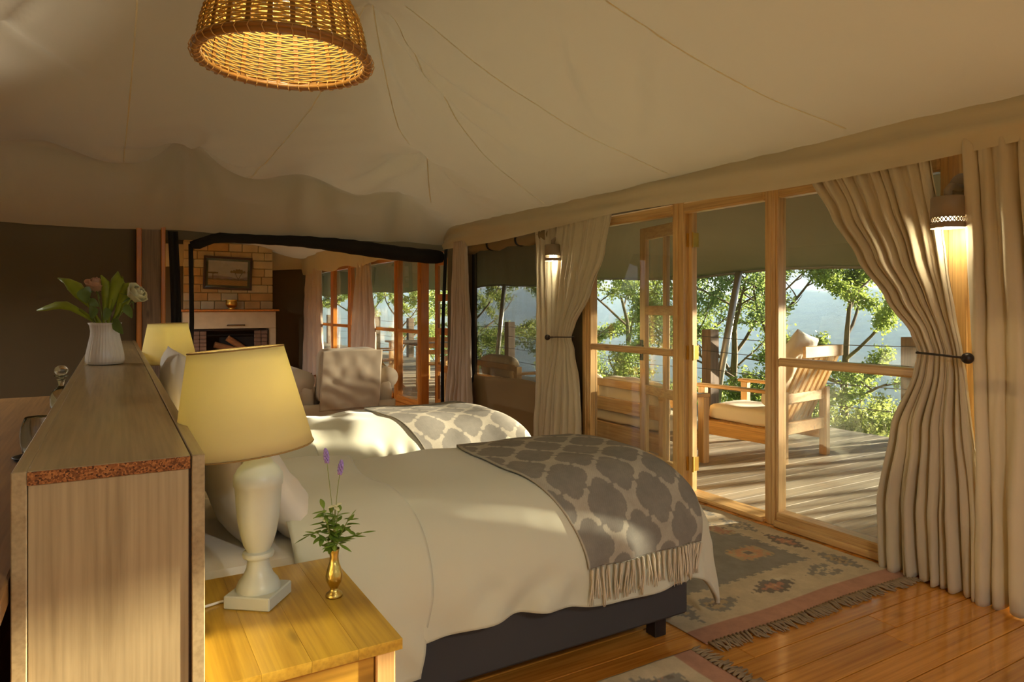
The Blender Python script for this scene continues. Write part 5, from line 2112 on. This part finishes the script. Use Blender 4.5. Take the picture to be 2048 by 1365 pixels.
def cushion(c, size, Mx, label, p=6.0, seed=0.0):
    b = MB()
    s = Vector(size)

    def fn(u, v):
        a, e_ = u * 2 * PI, (v - 0.5) * PI
        d = Vector((math.cos(e_) * math.cos(a), math.cos(e_) * math.sin(a), math.sin(e_)))
        k = (abs(d.x) ** p + abs(d.y) ** p + abs(d.z) ** p) ** (-1 / p)
        q = d * k
        q = Vector((q.x * s.x / 2, q.y * s.y / 2, q.z * s.z / 2))
        q += d * 0.012 * nz(q.x * 6 + seed, q.y * 6, q.z * 6)
        return Mx @ q + Vector(c)
    b.grid(fn, 48, 24, wrap=True)
    return tag(b.build('cushion', M['cushion'], None, smooth=True), label, 'cushion', 'cream outdoor cushions')


cushion(W(0.07, 0, 0.358), (0.72, 0.60, 0.15), Mr, 'thick cream seat cushion on the deck chair', 8, 1.0)
cushion(W(-0.27, 0, 0.705), (0.15, 0.56, 0.56), Mr @ ry(R(-25)), 'cream back cushion propped on the deck chair', 4.0, 2.0)
pil = pillow(W(-0.40, 0.05, 0.98), 0.46, 0.34, 0.13, (R(14), R(-25), CH_R), 'small striped scatter pillow on top of the deck chair', 9.0)
pil['group'] = 'cream outdoor cushions'


def bench(loc, label):
    """long low settee whose back is to the glass wall; length along y"""
    c = thing('settee', label, 'settee', loc, 0, group='pine settees on the veranda')
    W, Mr = local(loc, 0)
    Ln = 1.95
    for s in (-1, 1):
        MB().box(W(0, s * Ln / 2, 0.34), (0.07, 0.07, 0.68), 0.004).build('leg', M['pine_z'], c)
        MB().box(W(0.46, s * Ln / 2, 0.29), (0.07, 0.07, 0.58), 0.004).build('leg', M['pine_z'], c)
        MB().box(W(0.23, s * Ln / 2, 0.595), (0.54, 0.08, 0.03), 0.004).build('armrest', M['pine_x'], c)
    MB().box(W(0, 0, 0.655), (0.035, Ln - 0.07, 0.07), 0.004).build('back_rail', M['pine_y'], c)
    MB().box(W(0, 0, 0.455), (0.035, Ln - 0.07, 0.12), 0.004).build('back_rail', M['pine_y'], c)
    MB().box(W(0, 0, 0.20), (0.035, Ln - 0.07, 0.16), 0.004).build('apron', M['pine_y'], c)
    MB().box(W(0.46, 0, 0.20), (0.035, Ln - 0.07, 0.16), 0.004).build('apron', M['pine_y'], c)
    for k in range(6):
        MB().box(W(0.05 + k * 0.075, 0, 0.262), (0.06, Ln - 0.08, 0.018), 0.002).build('seat_slat', M['pine_y'], c)
    return c


SL = (4.02, 5.32, DZ)
s1 = bench(SL, 'pine settee with its back to the window behind the open door')
cushion((4.27, 5.32, 0.325), (0.46, 1.85, 0.13), Matrix.Identity(3), 'long cream seat cushion on the nearer settee', 8, 4.0)
cushion((4.13, 4.88, 0.52), (0.16, 0.88, 0.34), ry(R(-8)), 'cream back cushion at the door end of the nearer settee', 5, 5.0)
cushion((4.13, 5.78, 0.52), (0.16, 0.88, 0.34), ry(R(-8)), 'cream back cushion at the far end of the nearer settee', 5, 6.0)
twin(s1, (4.02, 7.75, DZ), label='pine settee seen through the dark mesh window')
cushion((4.27, 7.75, 0.325), (0.46, 1.85, 0.13), Matrix.Identity(3), 'long seat cushion on the settee beyond the mesh window', 8, 7.0)
cushion((4.14, 7.40, 0.55), (0.17, 0.80, 0.40), ry(R(-10)), 'back cushion on the settee beyond the mesh window', 5, 8.0)

TL = (4.80, 5.12, DZ)
st = thing('side_table', 'small pine table between the settee and the deck chair', 'table', TL, R(20))
W, Mr = local(TL, R(20))
for k in range(4):
    MB().box(W(-0.165 + 0.11 * k, 0, 0.485), (0.106, 0.44, 0.024), 0.002, Mr).build('top_board', M['chair_pine'], st)
for sx in (-1, 1):
    for sy in (-1, 1):
        MB().tube([W(sx * 0.19, sy * 0.19, 0.47), W(sx * 0.15, sy * 0.17, 0.33), W(sx * 0.16, sy * 0.17, 0.15), W(sx * 0.18, sy * 0.19, 0.0)], [0.035, 0.026, 0.024, 0.028], 8).build('leg', M['pine_z'], st, smooth=True)
for s in (-1, 1):
    MB().box(W(s * 0.18, 0, 0.43), (0.02, 0.34, 0.08), 0.002, Mr).build('apron', M['chair_pine'], st)
    MB().box(W(0, s * 0.18, 0.43), (0.34, 0.02, 0.08), 0.002, Mr).build('apron', M['chair_pine'], st)

# dining set outside the lounge
DT = (4.75, 11.3, DZ)
dt = thing('dining_table', 'dark topped dining table outside the lounge windows', 'table', DT)
W, Mr = local(DT, 0)
for k in range(6):
    MB().box(W(-0.375 + 0.15 * k, 0, 0.735), (0.146, 1.5, 0.028), 0.003).build('top_board', M['grey_wood'], dt)
for sx in (-1, 1):
    for sy in (-1, 1):
        MB().box(W(sx * 0.36, sy * 0.65, 0.36), (0.07, 0.07, 0.72), 0.004).build('leg', M['pine_z'], dt)


def folding_chair(loc, rot, label):
    c = thing('folding_chair', label, 'chair', loc, rot, group='folding chairs at the dining table')
    W, Mr = local(loc, rot)
    for s in (-1, 1):
        MB().bar(W(-0.22, s * 0.21, 0), W(0.20, s * 0.21, 0.44), 0.03, 0.05, 0.003).build('leg', M['pine_z'], c)
        MB().bar(W(0.22, s * 0.24, 0), W(-0.20, s * 0.24, 0.46), 0.03, 0.05, 0.003).build('leg', M['pine_z'], c)
        MB().bar(W(-0.20, s * 0.24, 0.44), W(-0.30, s * 0.24, 0.92), 0.03, 0.05, 0.003).build('back_post', M['pine_z'], c)
        MB().bar(W(-0.24, s * 0.25, 0.64), W(0.20, s * 0.25, 0.64), 0.05, 0.025, 0.003).build('armrest', M['pine_x'], c)
    for k in range(5):
        MB().box(W(-0.16 + 0.085 * k, 0, 0.455), (0.07, 0.44, 0.02), 0.002, Mr).build('seat_slat', M['chair_pine'], c)
    for k in range(3):
        MB().box(W(-0.245 - 0.022 * k, 0, 0.66 + 0.10 * k), (0.02, 0.44, 0.07), 0.002, Mr).build('back_slat', M['chair_pine'], c)
    return c


fc = folding_chair((4.45, 10.1, DZ), R(80), 'folding pine chair at the near end of the dining table')
twin(fc, (4.05, 11.2, DZ), R(-5), label='folding pine chair at the long side of the dining table')

# ------------------------------------------------------------------ railing and poles
rail = thing('railing', 'wire railing with square weathered posts along the deck edge', 'railing', (6.93, 6.6, DZ))
for yy in (-1.5, 1.2, 3.9, 6.6, 9.3, 12.0, 14.7, 17.4, 20.1, 22.8, 25.5):
    MB().box((6.93, yy, 0.515), (0.16, 0.16, 1.06), 0.006).build('post', M['grey_wood'], rail)
for zz in (0.28, 0.52, 0.76, 0.95):
    b = MB()
    P = []
    for k in range(11):
        y0_ = -1.5 + 2.7 * k
        P.append((6.93 - 0.085, y0_, zz))
        if k < 10:
            P.append((6.93 - 0.085, y0_ + 1.35, zz - 0.03))
    b.tube(P, 0.0045, 5)
    b.build('wire', M['wire'], rail, smooth=True)
pole = MB().tube([(7.10, 6.72, -0.5), (7.07, 6.56, 0.4), (7.04, 6.20, 1.84)], [0.052, 0.050, 0.046], 14).build('awning_pole', M['steel'], None, smooth=True)
tag(pole, 'leaning steel pole beside the square railing post', 'pole', 'leaning awning poles')
pole = MB().tube([(7.10, 12.9, -0.5), (7.07, 12.75, 0.4), (7.04, 12.40, 1.84)], [0.052, 0.050, 0.046], 14).build('awning_pole', M['steel'], None, smooth=True)
tag(pole, 'leaning steel pole seen through the mesh window', 'pole', 'leaning awning poles')

# ------------------------------------------------------------------ land beyond


def land_z(x, y):
    r = math.hypot(x + 4, (y - 5) * 0.8)
    if r < 12:
        z = -0.8
    elif r < 130:
        f = (r - 12) / 118
        z = -0.8 - 44 * (1 - (1 - f) ** 2.2)
    else:
        f = min(1.0, (r - 130) / 420)
        z = -44.8 + (58 + 9 * nz(x * 0.004, y * 0.004, 2.0)) * smooth01(f)
    z += nz(x * 0.03, y * 0.03, 1.0) * min(1.0, r / 60) * 3.5
    z += abs(nz(x * 0.16, y * 0.16, 5.0)) * min(1.0, max(0, r - 20) / 60) * 3.2
    return z


t = NT('wooded_slope')
v_ = t.coords((1, 1, 1))
n1 = t.n('TexNoise', {'Vector': v_, 'Scale': 0.05, 'Detail': 8.0, 'Roughness': 0.65})
n2 = t.n('TexVoronoi', {'Vector': v_, 'Scale': 0.22})
c_ = t.ramp(n1.outputs[0], [(0.3, lin(66, 84, 52)), (0.55, lin(96, 112, 66)), (0.75, lin(136, 140, 86))])
c_ = t.mix(0.4, c_, t.ramp(n2.outputs['Distance'], [(0.0, lin(120, 136, 84)), (0.8, lin(50, 66, 46))]))
M['land'] = t.done(pbr(t, c_, 0.95, spec=0.1))
b = MB()


def fl(u, v):
    a = lerp(R(-180), R(180), u)
    r = 3.0 * (250.0 ** v)
    x_, y_ = -4 + r * math.cos(a), 5 + r * math.sin(a)
    return Vector((x_, y_, land_z(x_, y_)))


b.grid(fl, 420, 160)
land = b.build('ground', M['land'], None, smooth=True, recalc=False)
tag(land, 'wooded valley and hills beyond the veranda', 'hillside', kind='structure')

# ------------------------------------------------------------------ trees and shrubs


def leaf_mesh(name, centres, size, m, parent, seed, kind='stuff'):
    rg = np.random.default_rng(seed)
    C = np.array(centres)
    N = len(C)
    d = rg.normal(size=(N, 3))
    d[:, 2] -= 0.3
    d /= np.linalg.norm(d, axis=1)[:, None]
    n_ = rg.normal(size=(N, 3))
    n_[:, 2] += 0.8
    s = np.cross(d, n_)
    s /= np.linalg.norm(s, axis=1)[:, None]
    up_ = np.cross(s, d)
    ln = size * rg.uniform(0.6, 1.3, N)[:, None]
    w = ln * 0.30
    v0 = C
    v1 = C + d * ln * 0.45 + s * w + up_ * ln * 0.08
    v2 = C + d * ln
    v3 = C + d * ln * 0.45 - s * w + up_ * ln * 0.08
    V = np.stack([v0, v1, v2, v3], 1).reshape(-1, 3)
    b = MB()
    b.v = V.tolist()
    b.f = [f for i in range(N) for f in ((4 * i, 4 * i + 1, 4 * i + 2), (4 * i, 4 * i + 2, 4 * i + 3))]
    b.mi = [0] * len(b.f)
    o = b.build(name, m, parent, recalc=False)
    return tag(o, kind=kind)


def tree(name, label, base_, trunk_h, spread, crown, n_leaf, leaf, m, seed, lean=(0, 0), r0=0.09, cat='tree', group='trees beyond the railing', levels=3, nb=(5, 4, 4)):
    rr = random.Random(seed)
    base_ = Vector(base_)
    T = thing(name, label, cat, tuple(base_), group=group)
    tips = []
    bm_ = MB()

    def limb(p, d, L, r, lvl):
        pts, rs = [p], [r]
        n_ = 6
        q = p.copy()
        dd = d.copy()
        for i in range(n_):
            dd = (dd + Vector((rr.uniform(-1, 1), rr.uniform(-1, 1), rr.uniform(-0.6, 0.8))) * (0.18 + 0.05 * lvl)).normalized()
            q = q + dd * (L / n_)
            pts.append(q.copy())
            rs.append(max(0.004, r * (1 - 0.72 * (i + 1) / n_)))
        bm_.tube(pts, rs, 7 if lvl == 0 else (5 if lvl == 1 else 4), cap=False)
        if lvl >= levels - 1:
            tips.append(pts)
            return
        k_ = nb[lvl]
        for i in range(k_):
            f = 0.35 + 0.65 * (i + 0.5) / k_
            j = min(int(f * n_), n_ - 1)
            o = pts[j].lerp(pts[j + 1], f * n_ - j)
            a = rr.uniform(0, 2 * PI)
            side = Vector((math.cos(a), math.sin(a), rr.uniform(-0.15, 0.55)))
            nd = (dd * 0.45 + side * spread).normalized()
            limb(o, nd, L * rr.uniform(0.5, 0.75) * crown, rs[j] * 0.6, lvl + 1)
    limb(base_, Vector((lean[0], lean[1], 1)).normalized(), trunk_h, r0, 0)
    bm_.build('branches', M['bark'], T, smooth=True)
    cs = []
    per = max(1, n_leaf // max(1, len(tips)))
    for pts in tips:
        for k in range(per):
            f = rr.uniform(0.15, 1.0) * (len(pts) - 1)
            j = min(int(f), len(pts) - 2)
            o = pts[j].lerp(pts[j + 1], f - j)
            cs.append((o.x + rr.gauss(0, 0.07), o.y + rr.gauss(0, 0.07), o.z + rr.gauss(0, 0.06)))
    leaf_mesh('foliage', cs, leaf, m, T, seed)
    return T


TG = 'trees beyond the railing'
tree('tree', 'leafy tree seen through the window behind the open door', (9.2, 11.2, -1.6), 3.2, 1.0, 1.0, 16000, 0.058, M['leaf'], 11, (0.05, -0.1))
tree('tree', 'tree with bare forked limbs beside the leaning pole', (9.6, 8.9, -1.6), 3.2, 1.0, 1.05, 12000, 0.056, M['leaf'], 12, (0.1, -0.2), 0.11, levels=4, nb=(5, 4, 3, 3))
tree('tree', 'dark twisted tree behind the deck chair', (9.3, 7.0, -1.5), 3.3, 1.0, 1.0, 15000, 0.056, M['leaf3'], 23, (-0.05, 0.15), 0.10, levels=4, nb=(5, 4, 3, 3))
tree('tree', 'thick leaved tree next to the large tied curtain', (10.0, 6.6, -1.5), 3.0, 1.0, 1.0, 26000, 0.058, M['leaf'], 14, (0.0, 0.05), 0.10)
tree('tree', 'tree seen through the dark mesh window', (9.2, 14.6, -1.6), 3.3, 1.0, 1.0, 10000, 0.065, M['leaf'], 15, (0, 0), 0.10)
tree('tree', 'tree beyond the mesh window, nearest the lounge', (9.5, 18.0, -1.6), 3.2, 1.0, 1.0, 9000, 0.07, M['leaf2'], 16, (0, 0), 0.10)
tree('tree', 'tree far down the veranda past the lounge', (8.5, 22.0, -1.6), 3.2, 1.0, 1.0, 5000, 0.10, M['leaf2'], 17, (0, 0), 0.10)
tree('tree', 'tree at the far end of the veranda, seen through the lounge door', (9.0, 27.0, -1.6), 3.4, 1.0, 1.0, 5000, 0.12, M['leaf'], 18, (0, 0), 0.10)
tree('tree', 'last tree past the lounge, at the end of the veranda', (7.6, 34.5, -1.6), 3.8, 1.0, 1.1, 5000, 0.14, M['leaf2'], 19, (0, 0), 0.10)
SG = 'shrubs under the railing'
for i, (x_, y_, h_, n_, m_, lb) in enumerate((
        (8.1, 5.9, 0.8, 9000, 'leaf2', 'pale bushy shrub low behind the deck chair back'),
        (8.0, 5.1, 0.75, 9000, 'leaf2', 'dense shrub at the foot of the large tied curtain'),
        (8.2, 6.8, 0.8, 7000, 'leaf', 'low shrub behind the seat of the deck chair'),
        (8.2, 8.0, 0.8, 6500, 'leaf2', 'shrub just past the square railing post'),
        (8.2, 9.6, 0.9, 7000, 'leaf2', 'yellow green shrub behind the nearer settee'),
        (8.2, 11.6, 0.9, 6000, 'leaf', 'shrub past the far end of the nearer settee'),
        (8.6, 13.6, 1.3, 8000, 'leaf2', 'tall shrub in the middle of the dark mesh window'),
        (8.4, 16.0, 1.2, 7000, 'leaf', 'shrub beyond the mesh window, by the zip edge'),
        (8.8, 20.0, 1.2, 7000, 'leaf2', 'shrub seen low through the lounge door'))):
    tree('shrub', lb, (x_, y_, -1.0), h_, 1.3, 1.25, n_, 0.050, M[m_], 40 + i, (0, 0), 0.03, 'shrub', SG, 3, (6, 4, 4))
# unseen trees added between the veranda and the low sun to break it up
tree('tree', 'unseen small crowned tree added on the sunny side to shade the near bed', (13.2, 1.05, -1.6), 4.6, 0.8, 0.50, 10000, 0.15, M['leaf'], 61, (0, 0), 0.10)
tree('tree', 'unseen slim tree added to break up the low sun close to the awning end', (15.5, 1.6, -1.8), 3.6, 0.9, 0.8, 350, 0.09, M['leaf'], 62, (0, 0), 0.12)
tree('tree', 'unseen tree added to shade the middle of the deck from the low sun', (14.0, 3.6, -1.8), 3.5, 0.9, 0.8, 350, 0.09, M['leaf'], 63, (0, 0), 0.12)
rs_ = random.Random(5)
for k in range(10):  # unseen stems added to cast shadow bars across the deck
    yk = 1.15 + 0.29 * k + rs_.uniform(-0.07, 0.07)
    xk = 8.6 + rs_.uniform(-0.4, 0.9)
    zb = land_z(xk, yk)
    T = thing('sapling', 'unseen bare sapling added beside the deck to break up the low sun', 'sapling', (xk, yk, zb), group='added row of saplings beside the deck')
    b = MB()
    p = Vector((xk, yk, zb))
    pts = [p + Vector((0.05 * math.sin(i * 1.3 + k), 0.07 * math.sin(i * 0.9 + 2 * k), 0.45 * i)) for i in range(9)]
    b.tube(pts, [lerp(0.085, 0.030, i / 8) for i in range(9)], 8)
    b.build('stem', M['bark'], T, smooth=True)
    cs = []
    for i in range(3, 8):
        d = Vector((rs_.uniform(-1, 1), rs_.uniform(-1, 1), 0.7)).normalized()
        q = pts[i] + d * rs_.uniform(0.3, 0.5)
        MB().tube([pts[i], pts[i].lerp(q, 0.5) + Vector((0, 0, 0.03)), q], [0.016, 0.011, 0.005], 5).build('twig', M['bark'], T, smooth=True)
        for n_ in range(7):
            cs.append(tuple(pts[i].lerp(q, rs_.uniform(0.4, 1.1)) + Vector((rs_.gauss(0, 0.05), rs_.gauss(0, 0.05), rs_.gauss(0, 0.05)))))
    leaf_mesh('foliage', cs, 0.09, M['leaf2'], T, 100 + k)

# evening haze that fills the valley
t = NT('valley_haze')
vs = t.n('VolumeScatter', {'Color': (0.46, 0.70, 1.0, 1), 'Density': 0.0016, 'Anisotropy': 0.0})
t.t.links.new(vs.outputs[0], t.out.inputs['Volume'])
hz = MB().span((22, -420, -70), (900, 900, 20)).build('valley_haze', t.m)
tag(hz, 'pale blue evening haze lying over the valley', 'haze', kind='stuff')
